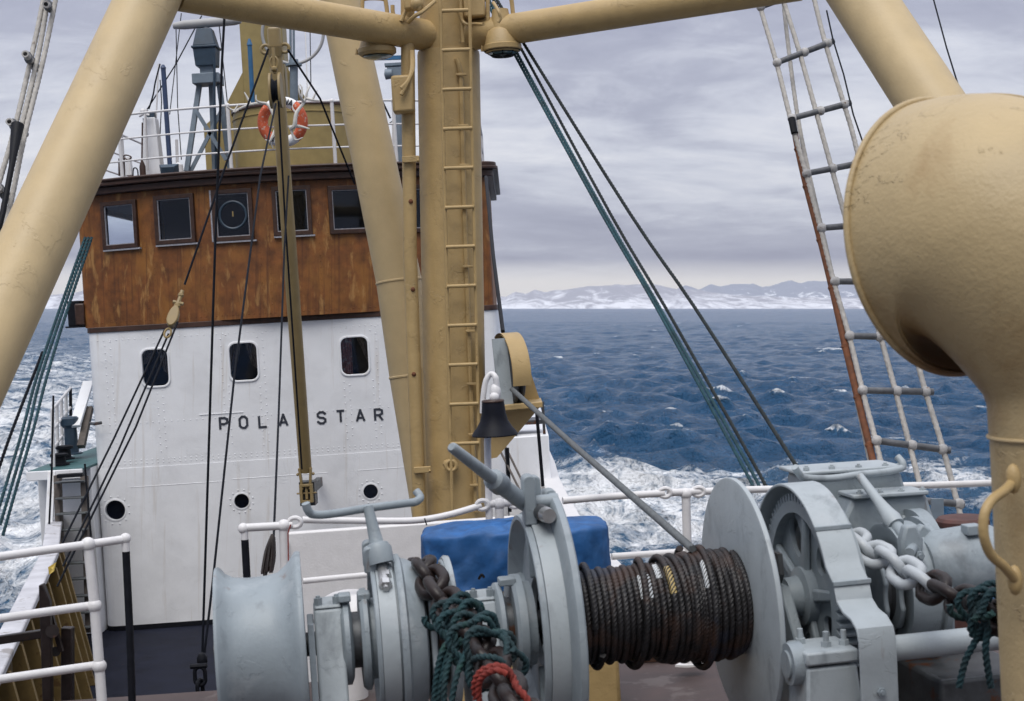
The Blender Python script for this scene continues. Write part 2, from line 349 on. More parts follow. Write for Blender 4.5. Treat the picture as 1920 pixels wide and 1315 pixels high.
M['letter'] = mat('dark_letter_paint', (0.035, 0.04, 0.055), .5, var=.35, vscale=20)
M['lampglass'] = mat('floodlight_glass', (0.10, 0.155, 0.17), .15, var=.2, vscale=30, bump=0)
M['steel'] = mat('bare_steel', (0.5, 0.5, 0.5), .3, metal=.8, var=.15, vscale=20)
M['bell'] = mat('black_bell_paint', (0.006, 0.007, 0.012), .5, spec=.14, var=.4, vscale=14, bump=.2, stain=(.45, .46, .47), sscale=24, sthr=.735)
M['rustred'] = mat('rusty_red_bollard', (0.075, 0.03, 0.025), .7, var=.35, vscale=14, bump=.4)
M['yellowrag'] = mat('yellow_cloth', (0.5, 0.36, 0.08), .9, var=.2)
M['cap'] = mat('worn_white_cap', (0.50, 0.50, 0.53), .5, var=.2, vscale=3, bump=.4, bscale=40, stain=(.22, .20, .19), sscale=4, sthr=.58)
M['hull'] = mat('hull_black', (0.02, 0.022, 0.03), .4, var=.2)

g = bpy.data.materials.new('window_glass'); g.use_nodes = True; n_ = g.node_tree.nodes; l_ = g.node_tree.links; n_.clear()
o_ = n_.new('ShaderNodeOutputMaterial'); tr = n_.new('ShaderNodeBsdfTransparent'); tr.inputs[0].default_value = (.80, .84, .90, 1)
gl = n_.new('ShaderNodeBsdfGlossy'); gl.inputs['Roughness'].default_value = .04; gl.inputs[0].default_value = (.75, .8, .9, 1)
lw = n_.new('ShaderNodeFresnel'); lw.inputs[0].default_value = 1.42
mm = n_.new('ShaderNodeMixShader'); l_.new(lw.outputs[0], mm.inputs[0]); l_.new(tr.outputs[0], mm.inputs[1]); l_.new(gl.outputs[0], mm.inputs[2]); l_.new(mm.outputs[0], o_.inputs[0])
M['glass'] = g

HAZE = 3.8e-5
# ------------------------------------------------------------------ sea
def vnoise(x, y, seed):
    r = np.random.default_rng(seed); g = r.random((256, 256)); xi = np.floor(x).astype(int); yi = np.floor(y).astype(int); fx = x - xi; fy = y - yi
    fx = fx * fx * (3 - 2 * fx); fy = fy * fy * (3 - 2 * fy)
    a = g[xi % 256, yi % 256]; b = g[(xi + 1) % 256, yi % 256]; c = g[xi % 256, (yi + 1) % 256]; d = g[(xi + 1) % 256, (yi + 1) % 256]
    return (a * (1 - fx) + b * fx) * (1 - fy) + (c * (1 - fx) + d * fx) * fy
def build_sea():
    NF = 640
    az_f = np.radians(np.linspace(-22, 22, NF)); az_l = np.radians(np.linspace(-180, -22, 90))[:-1]; az_r = np.radians(np.linspace(22, 180, 90))[1:]
    az = np.r_[az_l, az_f, az_r]; k = len(az)
    rad = [14.0]
    while rad[-1] < 700: rad.append(rad[-1] * 1.0052)
    while rad[-1] < 3000: rad.append(rad[-1] * 1.018)
    while rad[-1] < 16000: rad.append(rad[-1] * 1.07)
    rad = np.array(rad); m = len(rad)
    A, Rr = np.meshgrid(az, rad)
    X = Rr * np.sin(A); Y = Rr * np.cos(A); Z = np.zeros_like(X); DX = np.zeros_like(X); DY = np.zeros_like(X)
    sp = np.where(Rr < 700, Rr * .0052, Rr * .018)
    sp = np.where(np.abs(A) > R(22), Rr * R(1.8), sp)
    for i in range(110):
        lam = 0.95 * (30 / 0.95) ** (i / 109.0) * rng.uniform(.9, 1.1)
        th = R(72) + rng.normal(0, .75)              # wind sea running across the picture
        kx, ky = math.sin(th), math.cos(th); kk = 2 * math.pi / lam
        a = 0.0112 * lam * rng.uniform(.5, 1.3) * (1.0 if lam < 3.4 else (3.4 / lam) ** 1.1)
        w = np.clip((lam / sp - 1.6) / 2.0, 0, 1)
        ph = kk * (kx * X + ky * Y) + rng.uniform(0, 6.28)
        Z += w * a * np.cos(ph); s = np.sin(ph) * w * a * 1.0; DX -= kx * s; DY -= ky * s
    gust = vnoise(X / 34 + 60, Y / 60 + 20, 5) * .6 + vnoise(X / 11 + 30, Y / 19 + 7, 6) * .4
    amp = .55 + .95 * gust; Z *= amp; DX *= amp; DY *= amp
    crest = np.clip((Z / (Z.std() * 1.0 + 1e-6) - 2.25) * 1.3, 0, 1) * (Rr > 60)
    # churned water of the wake
    def g_(x, c, w): return np.exp(-((x - c) / w) ** 2)
    sg = lambda x: 1 / (1 + np.exp(-np.clip(x, -30, 30)))
    fR = (g_(Y, 50 + .25 * X, 13) * sg((X + 3) / 1.2) * sg((9.5 - X) / 2.0)) + .78 * g_(X, 18.5, 2.8) * g_(Y, 57, 8) + .40 * g_(Y, 63, 3) * sg((X - 6) / 2) * sg((16 - X) / 2)
    fL = g_(X + .325 * Y, 0, .075 * Y + 6) * sg((Y - 25) / 5) * sg((330 - Y) / 60) * np.clip(1.05 - Y / 420, .25, 1)
    foam = np.clip(np.maximum(fR + fL * .85, .72 * crest), 0, 1)
    Z += foam * .12 * np.sin(X * 2.1 + Y * .9) * np.sin(Y * 1.7 - X)
    V = np.stack([X + DX, Y + DY, Z], -1).reshape(-1, 3)
    me = bpy.data.meshes.new('sea'); q = (np.arange(m - 1)[:, None] * k + np.arange(k - 1)[None]).reshape(-1)
    me.vertices.add(len(V)); me.vertices.foreach_set('co', V.reshape(-1).astype(np.float32))
    lp = np.stack([q, q + 1, q + k + 1, q + k], 1).reshape(-1); nq = len(q)
    me.loops.add(4 * nq); me.loops.foreach_set('vertex_index', lp.astype(np.int32)); me.polygons.add(nq); me.polygons.foreach_set('loop_start', np.arange(0, 4 * nq, 4, dtype=np.int32))
    me.update(calc_edges=True); me.shade_smooth()
    at = me.attributes.new('foam', 'FLOAT', 'POINT'); at.data.foreach_set('value', foam.reshape(-1).astype(np.float32))
    o = bpy.data.objects.new('sea', me); SC.collection.objects.link(o); o['kind'] = 'structure'
    mt = bpy.data.materials.new('sea_water'); mt.use_nodes = True; n = mt.node_tree.nodes; l = mt.node_tree.links
    bs = n['Principled BSDF']; t = n.new('ShaderNodeTexCoord')
    def nz(scale, det, sc, ro=.6, dist=0.0, rot=0):
        mp = n.new('ShaderNodeMapping'); mp.inputs['Scale'].default_value = sc; mp.inputs['Rotation'].default_value = (0, 0, rot); l.new(t.outputs['Object'], mp.inputs[0])
        q = n.new('ShaderNodeTexNoise'); q.inputs['Scale'].default_value = scale; q.inputs['Detail'].default_value = det; q.inputs['Roughness'].default_value = ro; q.inputs['Distortion'].default_value = dist
        l.new(mp.outputs[0], q.inputs['Vector']); return q.outputs['Fac']
    def mth(op, a, b=None, clamp=False):
        q = n.new('ShaderNodeMath'); q.operation = op; q.use_clamp = clamp
        for i, x in enumerate((a, b)):
            if x is None: continue
            if isinstance(x, (int, float)): q.inputs[i].default_value = x
            else: l.new(x, q.inputs[i])
        return q.outputs[0]
    fa = n.new('ShaderNodeAttribute'); fa.attribute_name = 'foam'
    big = nz(.26, 6, (.6, 1, 1), .62, 1.6); fine = nz(1.6, 7, (1, .7, 1), .7, .9); caps = nz(.055, 9, (1.0, 1.0, 1), .74, .3)
    lace = nz(.9, 5, (1, .6, 1), .6, 2.2)
    rid = mth('SUBTRACT', 1.0, mth('MULTIPLY', mth('ABSOLUTE', mth('SUBTRACT', lace, .5)), 7.0), True)
    body = mth('ADD', mth('ADD', mth('MULTIPLY', big, 1.15), mth('MULTIPLY', fine, .50)), mth('MULTIPLY', rid, .20))
    lvl = mth('ADD', body, mth('MULTIPLY', fa.outputs['Fac'], .62))
    f1 = n.new('ShaderNodeMapRange'); f1.inputs[1].default_value = 1.19; f1.inputs[2].default_value = 1.49; l.new(lvl, f1.inputs[0])
    f2 = n.new('ShaderNodeMapRange'); f2.inputs[1].default_value = .735; f2.inputs[2].default_value = .80; f2.inputs[4].default_value = .5; l.new(caps, f2.inputs[0])
    ff = mth('MAXIMUM', f1.outputs[0], f2.outputs[0])
    tint = n.new('ShaderNodeMix'); tint.data_type = 'RGBA'; l.new(nz(.03, 4, (1, 1, 1)), tint.inputs[0])
    tint.inputs[6].default_value = (.009, .058, .135, 1); tint.inputs[7].default_value = (.018, .085, .185, 1)
    aer = n.new('ShaderNodeMix'); aer.data_type = 'RGBA'; l.new(mth('MULTIPLY', fa.outputs['Fac'], .45), aer.inputs[0]); l.new(tint.outputs[2], aer.inputs[6]); aer.inputs[7].default_value = (.10, .19, .27, 1)
    mx = n.new('ShaderNodeMix'); mx.data_type = 'RGBA'; l.new(ff, mx.inputs[0]); l.new(aer.outputs[2], mx.inputs[6]); mx.inputs[7].default_value = (.84, .86, .88, 1)
    l.new(mx.outputs[2], bs.inputs['Base Color'])
    rg = n.new('ShaderNodeMapRange'); rg.inputs[3].default_value = .16; rg.inputs[4].default_value = .8; l.new(ff, rg.inputs[0]); l.new(rg.outputs[0], bs.inputs['Roughness'])
    bs.inputs['IOR'].default_value = 1.33; bs.inputs['Specular IOR Level'].default_value = .2
    w1 = nz(.50, 9, (1, .62, 1), .62, .8, R(15)); h1 = mth('SUBTRACT', 1.0, mth('MULTIPLY', mth('ABSOLUTE', mth('SUBTRACT', w1, .5)), 3.2)); h2 = nz(.10, 7, (1, .7, 1), .62, .5)
    b1 = n.new('ShaderNodeBump'); b1.inputs['Strength'].default_value = 1.0; b1.inputs['Distance'].default_value = .62; l.new(h1, b1.inputs['Height'])
    b0 = n.new('ShaderNodeBump'); b0.inputs['Strength'].default_value = .8; b0.inputs['Distance'].default_value = .16; l.new(nz(2.2, 6, (1, .7, 1), .65), b0.inputs['Height']); l.new(b0.outputs[0], b1.inputs['Normal'])
    b2 = n.new('ShaderNodeBump'); b2.inputs['Strength'].default_value = .9; b2.inputs['Distance'].default_value = 2.6; l.new(h2, b2.inputs['Height']); l.new(b1.outputs[0], b2.inputs['Normal'])
    l.new(b2.outputs[0], bs.inputs['Normal'])
    me.materials.append(mt)
build_sea()

# ------------------------------------------------------------------ snowy coast
def ridged(x, y, seed, oc=5):
    s = 0; a = 1; t = 0
    for i in range(oc):
        s = s + a * (1 - np.abs(2 * vnoise(x * 2 ** i, y * 2 ** i, seed + i) - 1)); t += a; a *= .52
    return s / t
def build_range(name, dist, depth, prof, seed, rock, snow, lo, hi, rough):
    px = np.linspace(-2600, 4600, 1200); hpx = np.interp(px, [a for a, _ in prof], [b for _, b in prof])
    t = np.linspace(0, 1, 60)
    PX, T = np.meshgrid(px, t); H = np.interp(PX, px, hpx)
    Yd = dist + depth * T; X = (PX - 960) / FPX * Yd
    hm = H / FPX * dist
    shape = np.minimum(1, (T / .55)) ** .8
    nse = ridged(X / 420 + 40, Yd / 700 + 11, seed)
    Z = hm * shape * (1 - rough + rough * 1.25 * nse) - 3
    Z = np.where(T > .55, np.maximum(hm * (1 - rough + rough * 1.25 * nse) - (T - .55) * hm * .5, -3), Z)
    Z[0] = -8
    b = B(); b.v = np.stack([X, Yd, Z], -1).reshape(-1, 3).tolist(); k = len(px)
    for i in range(len(t) - 1):
        for j in range(k - 1): q = i * k + j; b.f.append((q, q + 1, q + k + 1, q + k))
    me = bpy.data.meshes.new(name); me.from_pydata(b.v, [], b.f); me.update(); me.shade_smooth()
    o = bpy.data.objects.new(name, me); SC.collection.objects.link(o); o['kind'] = 'structure'
    mt = bpy.data.materials.new(name + '_snow_and_rock'); mt.use_nodes = True; n = mt.node_tree.nodes; l = mt.node_tree.links; bs = n['Principled BSDF']; bs.inputs['Roughness'].default_value = .9
    t_ = n.new('ShaderNodeTexCoord'); mp = n.new('ShaderNodeMapping'); mp.inputs['Scale'].default_value = (1, .35, 1.4); l.new(t_.outputs['Object'], mp.inputs[0])
    a = n.new('ShaderNodeTexNoise'); a.inputs['Scale'].default_value = .006; a.inputs['Detail'].default_value = 9; a.inputs['Roughness'].default_value = .7; a.inputs['Distortion'].default_value = 1.4; l.new(mp.outputs[0], a.inputs['Vector'])
    sp = n.new('ShaderNodeSeparateXYZ'); l.new(t_.outputs['Object'], sp.inputs[0])
    ad = n.new('ShaderNodeMath'); ad.operation = 'MULTIPLY_ADD'; l.new(sp.outputs[2], ad.inputs[0]); ad.inputs[1].default_value = .0011; l.new(a.outputs['Fac'], ad.inputs[2])
    mr = n.new('ShaderNodeMapRange'); mr.inputs[1].default_value = lo; mr.inputs[2].default_value = hi; l.new(ad.outputs[0], mr.inputs[0])
    mx = n.new('ShaderNodeMix'); mx.data_type = 'RGBA'; l.new(mr.outputs[0], mx.inputs[0]); mx.inputs[6].default_value = snow; mx.inputs[7].default_value = rock
    l.new(mx.outputs[2], bs.inputs['Base Color']); me.materials.append(mt)
prof1 = [(-1500, 24), (-300, 26), (0, 30), (100, 34), (140, 38), (165, 42), (400, 36), (700, 33), (905, 36), (930, 30), (950, 29), (965, 42), (985, 36), (1003, 44), (1022, 36), (1050, 42), (1075, 47), (1110, 50), (1150, 54), (1190, 54), (1240, 51), (1300, 44), (1380, 30), (1480, 24), (1600, 26), (1800, 22), (2300, 24), (3400, 18)]
prof2 = [(-1500, 30), (900, 18), (1150, 30), (1262, 44), (1285, 54), (1310, 46), (1330, 57), (1352, 48), (1380, 52), (1410, 58), (1432, 50), (1455, 56), (1480, 60), (1500, 53), (1525, 59), (1560, 54), (1600, 60), (1700, 50), (1900, 56), (2300, 40), (3400, 30)]
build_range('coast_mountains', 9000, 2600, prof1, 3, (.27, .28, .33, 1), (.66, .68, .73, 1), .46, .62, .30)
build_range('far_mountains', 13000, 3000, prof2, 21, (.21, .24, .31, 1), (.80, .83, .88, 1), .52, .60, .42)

# ------------------------------------------------------------------ sea air: far coast fades
b = B(); prism(b, [(-18500, -17500), (18500, -17500), (18500, 16700), (-18500, 16700)], np.zeros(3), np.array([1., 0, 0]), np.array([0, 1., 0]), np.array([0, 0, 1.]), -10, 420)
hzm = bpy.data.materials.new('haze'); hzm.use_nodes = True; hn = hzm.node_tree.nodes; hn.clear()
ho = hn.new('ShaderNodeOutputMaterial'); hv = hn.new('ShaderNodeVolumePrincipled'); hv.inputs['Density'].default_value = HAZE; hv.inputs['Color'].default_value = (.90, .92, 1.0, 1); hv.inputs['Anisotropy'].default_value = .2
hzm.node_tree.links.new(hv.outputs[0], ho.inputs['Volume'])
solo('haze', b, hzm, kind='stuff', smooth=0)

# ------------------------------------------------------------------ decks and hull (ship coordinates)
LB = [(4, -2.6), (7.4, -3.62), (8.3, -3.52), (11, -4.15), (13.5, -4.78), (16, -5.38), (18.2, -6.05), (19.2, -6.55), (24, -6.9), (34, -7.1)]      # (y, x) port-hand bulwark line
RB = [(4, 3.7), (7, 4.15), (8.6, 4.0), (9.0, 1.8), (11.1, 1.10), (12.8, .78), (14, .62), (17, .46), (20, .36), (24, .36), (34, -.6)]
b = B(); pol = [(x, y) for y, x in LB] + [(x, y) for y, x in RB[::-1]]
prism(b, pol, S(0, 0, 0), XS, YS, ZS, -2.12, -2.0); solo('main_deck', b, M['deckmain'], kind='structure')
b = B(); fd = [(-1.2, -3), (-3.62, 7.4), (-3.45, 8.25), (-1.72, 8.32), (-1.72, 8.36), (4.0, 8.62), (4.15, 7), (3.7, 4), (2.2, -3)]
prism(b, fd, S(0, 0, 0), XS, YS, ZS, -.09, 0.0); solo('forecastle_deck', b, M['deckfore'], kind='structure')
b = B(); prism(b, [(-3.3, 8.12), (3.5, 8.50), (3.5, 8.42), (-3.3, 8.04)], S(0, 0, 0), XS, YS, ZS, -1.995, -.095)
solo('forecastle_bulkhead', b, M['white'], 'white bulkhead under the after edge of the raised deck', 'bulkhead')
hull = thing('ship_hull', 'ship hull sides with ochre bulwarks and a white cap rail', 'ship hull', S(-3, 20, -6.5))
def strip(b, line, z0, z1, dx, y0, y1):
    ys = np.linspace(y0, y1, 14); xs = np.interp(ys, [a for a, _ in line], [c for _, c in line]); zz = z0, z1
    V = []; F = []
    for x, y in zip(xs, ys):
        for d in (0, dx):
            for z_ in zz: V.append(S(x + d, y, z_))
    for i in range(len(ys) - 1):
        q = i * 4
        F += [(q, q + 1, q + 5, q + 4), (q + 2, q + 6, q + 7, q + 3), (q + 1, q + 3, q + 7, q + 5), (q, q + 4, q + 6, q + 2)]
    F += [(0, 2, 3, 1), (len(V) - 4, len(V) - 3, len(V) - 1, len(V) - 2)]
    b.add(V, F)
b = B(); strip(b, LB, -7.6, -2.13, -.03, 4, 34); strip(b, RB, -7.6, -2.13, .03, 4, 34); part('hull_plating', b, M['hull'], hull)
b = B(); prism(b, [(-1.2, -3), (-2.6, 4), (-3.62, 7.4), (-3.45, 8.0), (3.95, 8.55), (4.1, 7), (3.6, 4), (2.2, -3)], S(0, 0, 0), XS, YS, ZS, -7.6, -2.14); part('bow_plating', b, M['hull'], hull)
b = B(); strip(b, LB, -1.998, -.40, -.03, 8.3, 34); part('bulwark', b, M['bulyel'], hull)
b = B(); strip(b, RB, -1.998, -.40, .03, 9.0, 34); part('bulwark', b, M['bulyel'], hull)
b = B(); strip(b, [(y, x + .10) for y, x in LB], -.396, -.33, -.20, 8.3, 34); part('cap_rail', b, M['cap'], hull, bev=.012)
b = B(); strip(b, [(y, x - .08) for y, x in RB], -.396, -.33, .26, 9.0, 34); part('cap_rail', b, M['white_rail'], hull, bev=.012)
for y in np.arange(9.0, 18.5, .95):
    x = np.interp(y, [a for a, _ in LB], [c for _, c in LB]); b = B()
    prism(b, [(0.012, -.43), (.10, -.43), (.42, -1.996), (0.012, -1.996)], S(x, y, 0), XS, ZS, YS, -.02, .02); part('bulwark_stay', b, M['bulstay'], hull)

# ------------------------------------------------------------------ deckhouse
def yl(x): return 19.42 + .11 * (x + 6.0) + .10 * ((x + 3.1) / 2.9) ** 2            # lower front
def yw(x): return 19.62 + .09 * (x + 3.1) + .85 * (abs(x + 3.05) / 2.9) ** 2.0      # wheelhouse front, swept back at the ends
def footprint(yf, x0, x1, yb, rc, k=26):
    o = []
    for i in range(k + 1):
        x = x0 + rc + (x1 - x0 - 2 * rc) * i / k; o.append((x, yf(x)))
    def corner(xc, sgn):
        c = []
        for i in range(1, 7):
            a = R(90 * i / 6); c.append((xc + sgn * (rc * math.sin(a)), yf(xc) + rc * (1 - math.cos(a))))
        return c
    left = corner(x0 + rc, -1)[::-1]; right = corner(x1 - rc, 1)
    return [(x0, yb)] + left + o + right + [(x1, yb)]
def inset(poly, d):
    n = len(poly); o = []
    for i in range(n):
        a, c, e = np.array(poly[i - 1]), np.array(poly[i]), np.array(poly[(i + 1) % n])
        n1 = np.array([-(c - a)[1], (c - a)[0]]); n1 /= np.linalg.norm(n1); n2 = np.array([-(e - c)[1], (e - c)[0]]); n2 /= np.linalg.norm(n2)
        m = n1 + n2; m /= (1 + n1 @ n2); o.append(tuple(c + m * d))
    return o
LX0, LX1, WX0, WX1 = -5.87, -.22, -6.10, -.26
FPL = footprint(yl, LX0, LX1, 27, .16); FPW = footprint(yw, WX0, WX1, 25, .10)
house = thing('deckhouse', 'white deckhouse with a rust brown wheelhouse on top', 'deckhouse', S(-3.1, 22, -2))
def hit(px, py, yf):
    d = ray(px, py); lo, hi = 15.0, 26.0
    for _ in range(50):
        mid = (lo + hi) / 2; s = toS(EYE + d * mid / d[1])
        if s[1] < yf(s[0]): lo = mid
        else: hi = mid
    return s
def tangent(x, yf):
    e = .02; t = unit(XS * (2 * e) + YS * (yf(x + e) - yf(x - e))); return t, unit(np.cross(ZS, t))   # along wall, into the house
def boolean_cut(b, cutters):
    me = mesh_from('w', b, np.zeros(3), 0); ob = bpy.data.objects.new('w', me); SC.collection.objects.link(ob)
    cb = B()
    for c in cutters: cb.add(c.v, c.f)
    cm = mesh_from('c', cb, np.zeros(3), 0); co = bpy.data.objects.new('c', cm); SC.collection.objects.link(co)
    mo = ob.modifiers.new('b', 'BOOLEAN'); mo.operation = 'DIFFERENCE'; mo.object = co; mo.solver = 'EXACT'; mo.use_self = False
    dg = bpy.context.evaluated_depsgraph_get(); ev = ob.evaluated_get(dg); r = ev.to_mesh()
    o = B(); o.v = [tuple(v.co) for v in r.vertices]; o.f = [tuple(p.vertices) for p in r.polygons]; ev.to_mesh_clear()
    for q in (ob, co): bpy.data.objects.remove(q, do_unlink=True)
    return o
lowwin = []
def rivet(b, c, nrm, r=.011):
    for (c0, ex, ez, w, h) in lowwin:
        q = c - c0
        if abs(q @ ex) < w / 2 + .05 and abs(q @ ZS) < h / 2 + .05: return
    r *= .95
    e1, e2, e3 = frame_of(nrm); V = [c + r * (math.cos(t) * e1 + math.sin(t) * e2) for t in np.arange(6) * math.pi / 3] + [c + r * .55 * (math.cos(t) * e1 + math.sin(t) * e2) + e3 * r * .55 for t in np.arange(6) * math.pi / 3]
    b.add(V, [(i, (i + 1) % 6, 6 + (i + 1) % 6, 6 + i) for i in range(6)] + [(6, 7, 8, 9, 10, 11)])
# --- lower house
cut = []
for (x0, x1, y0, y1) in ((267, 315, 656, 724), (431, 482, 644, 713), (640, 690, 633, 702)):
    s = hit((x0 + x1) / 2, (y0 + y1) / 2, yl); a = hit(x0, (y0 + y1) / 2, yl); e = hit(x1, (y0 + y1) / 2, yl); t_ = hit((x0 + x1) / 2, y0, yl); bt = hit((x0 + x1) / 2, y1, yl)
    w, h = math.hypot(e[0] - a[0], e[1] - a[1]), t_[2] - bt[2]; ex, ez = tangent(s[0], yl); c = S(*s); lowwin.append((c, ex, ez, w, h))
    cb = B(); prism(cb, rrect(w, h, .09), c, ex, ZS, ez, -.2, .3); cut.append(cb)
ports = []
for (px, py, r) in ((216, 957, .135), (453, 940, .100), (695, 922, .100)):
    s = hit(px, py, yl); ex, ez = tangent(s[0], yl); c = S(*s); ports.append((c, ex, ez, r)); cb = B(); lathe(cb, [(-.2, 1e-4), (-.2, r), (.3, r), (.3, 1e-4)], c, ez, 32); cut.append(cb)
b = B(); ring_prism(b, FPL, inset(FPL, .07), S(0, 0, 0), XS, YS, ZS, -1.99, .245)
ring_prism(b, inset(FPL, .006), inset(FPL, .07), S(0, 0, 0), XS, YS, ZS, .2451, 2.13)
wl = boolean_cut(b, cut)
# plate laps and rivet rows
def onwall(x, z, off=0.0):
    ex, ez = tangent(x, yl); p = S(x, yl(x), z) - ez * off; return p, -ez
for z0 in (.30, .345):
    for x in np.arange(-5.75, -.4, .075): p, nr = onwall(x, z0, -.006); rivet(wl, p, nr, .010)
for x in np.arange(-5.8, -.4, .085):
    for z0 in (2.02, .86): p, nr = onwall(x + rng.uniform(-.004, .004), z0, -.006); rivet(wl, p, nr, .010)
for x0 in (-5.62, -4.95, -4.05, -3.55, -2.4, -2.0, -1.05):
    for k_, z0 in enumerate(np.arange(.45, 2.0, .10)):
        for dx in (0, .075):
            if (k_ + int(dx * 20)) % 1 == 0: p, nr = onwall(x0 + dx, z0 + (.05 if dx else 0), -.006); rivet(wl, p, nr, .011)
for (c, ex, ez, r) in ports:
    for a in np.arange(12) * R(30) + R(15): rivet(wl, c - ez * .002 + (r + .06) * (math.cos(a) * ex + math.sin(a) * ZS), -ez, .013)
for (x, z0, ln) in ((-5.4, -.02, 1.3), (-4.0, .0, 1.3), (-2.3, .0, 1.7), (-4.4, .92, .6)):
    pts = [onwall(x + ln * i / 6, z0)[0] for i in range(7)]; tube(wl, pts, .004, 6)
part('lower_wall', wl, M['white'], house, smooth=40)
for i, (c, ex, ez, w, h) in enumerate(lowwin):
    b = B(); ring_prism(b, rrect(w + .055, h + .055, .11), rrect(w + .0, h + .0, .09), c, ex, ZS, ez, -.009, .03)
    fr = part('window_frame', b, M['white'], house, bev=.006)
    b = B(); prism(b, rrect(w - .004, h - .004, .088), c, ex, ZS, ez, .052, .056); part('pane', b, M['glass'], fr)
    b = B(); prism(b, [(-w / 2 - .15, -h / 2 - .15), (w / 2 + .15, -h / 2 - .15), (w / 2 + .15, h / 2 + .15), (-w / 2 - .15, h / 2 + .15)], c, ex, ZS, ez, .30, .31); part('cabin_shade_sheet', b, M['dark'], fr)
    def curtain(poly, m_):
        bb = B()
        xs = np.linspace(0, 1, 14)
        V = []
        for q in xs:
            for k_ in range(2):
                pt = np.array(poly[k_][0]) * (1 - q) + np.array(poly[k_][1]) * q
                V.append(c + ex * pt[0] * w / 2 + ZS * pt[1] * h / 2 + ez * (.10 + .012 * math.sin(q * 25)))
        bb.add(V, [(2 * k_, 2 * k_ + 1, 2 * k_ + 3, 2 * k_ + 2) for k_ in range(13)]); part('curtain', bb, m_, fr)
    if i < 2:
        curtain([((-1, 1), (-.1, 1)), ((-1, -.55 if i else .2), (-.62, -.3 if i else .3))], M['curtain'])
        curtain([((.1, 1), (1, 1)), ((.55, -.2), (1, -.45))], M['curtain'])
    else:
        curtain([((-1, 1), (-.15, 1)), ((-1, -1), (-.2, -1))], M['redcurtain']); curtain([((.2, 1), (1, 1)), ((.8, -.1), (1, -.4))], M['curtain'])
for (c, ex, ez, r) in ports:
    dp = .05 if r > .12 else .012
    b = B(); lathe(b, [(-.004, r + .002), (-.005, r + .02), (-.002, r + .026), (.0, r + .026), (.02, r + .002)], c, ez, 36); pr = part('porthole_rim', b, M['white'], house)
    b = B(); lathe(b, [(dp, 1e-4), (dp, r - .002), (dp + .004, r - .002), (dp + .004, 1e-4)], c, ez, 32); part('pane', b, M['glass'], pr)
    b = B(); lathe(b, [(.075, 1e-4), (.075, r + .06), (.085, r + .06), (.085, 1e-4)], c, ez, 32); part('cabin_shade_sheet', b, M['dark'], pr)
b = B(); prism(b, inset(FPL, .072), S(0, 0, 0), XS, YS, ZS, 2.05, 2.13); prism(b, inset(FPL, .3), S(0, 0, 0), XS, YS, ZS, -1.98, -1.9); part('house_top_deck', b, M['tealdeck'], house)
b = B(); ring_prism(b, inset(FPL, -.012), inset(FPL, .07), S(0, 0, 0), XS, YS, ZS, 2.131, 2.205); part('belt_strip', b, M['brown'], house, bev=.006)
b = B(); ring_prism(b, inset(FPL, -.004), inset(FPL, .03), S(0, 0, 0), XS, YS, ZS, -1.999, -1.93); part('foot_strip', b, M['black'], house)
# --- wheelhouse
cut = []; wins = []
for (x0, x1, y0, y1) in ((193, 259, 377, 467), (291, 366, 365, 458), (399, 475, 355, 452), (511, 584, 349, 442), (616, 704, 348, 438), (722, 800, 347, 437), (820, 893, 348, 437)):
    xm, ym = (x0 + x1) / 2, (y0 + y1) / 2; s = hit(xm, ym, yw); a = hit(x0, ym, yw); e = hit(x1, ym, yw); t_ = hit(xm, y0, yw); bt = hit(xm, y1, yw)
    w, h = math.hypot(e[0] - a[0], e[1] - a[1]), t_[2] - bt[2]; ex, ez = tangent(s[0], yw); c = S(*s); wins.append((c, ex, ez, w, h))
    cb = B(); box(cb, c, w / 2 - .02, h / 2 - .02, .3, ex, ZS, ez); cut.append(cb)
cb = B(); box(cb, S(WX0, 22.15, 3.44), .4, 1.15, .47); cut.append(cb)            # side window seen through the first pane
b = B(); ring_prism(b, FPW, inset(FPW, .06), S(0, 0, 0), XS, YS, ZS, 2.207, 4.06)
ww = boolean_cut(b, cut)
for x in np.arange(-5.95, -.4, .075):
    ex, ez = tangent(x, yw); rivet(ww, S(x, yw(x), 2.27), -ez, .010)
for i in range(6):
    for dz in np.arange(2.35, 4.0, .085):
        for dx in (-.06, .06):
            cx = toS(wins[i][0] + wins[i + 1][0])[0] if 0 else (toS(wins[i][0])[0] + toS(wins[i + 1][0])[0]) / 2 + dx; ex, ez = tangent(cx, yw); rivet(ww, S(cx, yw(cx), dz + (.04 if dx > 0 else 0)), -ez, .009)
part('wheelhouse_wall', ww, M['wood'], house, smooth=40)
b = B(); prism(b, inset(FPW, .063), S(0, 0, 0), XS, YS, ZS, 2.21, 2.25); part('wheelhouse_floor', b, M['dark'], house)
b = B(); prism(b, inset(FPW, .063), S(0, 0, 0), XS, YS, ZS, 3.98, 4.05); prism(b, [(-5.7, 24.7), (-.4, 24.7), (-.4, 24.75), (-5.7, 24.75)], S(0, 0, 0), XS, YS, ZS, 2.26, 3.97)
prism(b, [(-4.95, 20.6), (-.45, 21.0), (-.45, 21.05), (-4.95, 20.65)], S(0, 0, 0), XS, YS, ZS, 2.26, 3.97); part('wheelhouse_lining', b, M['dark'], house)
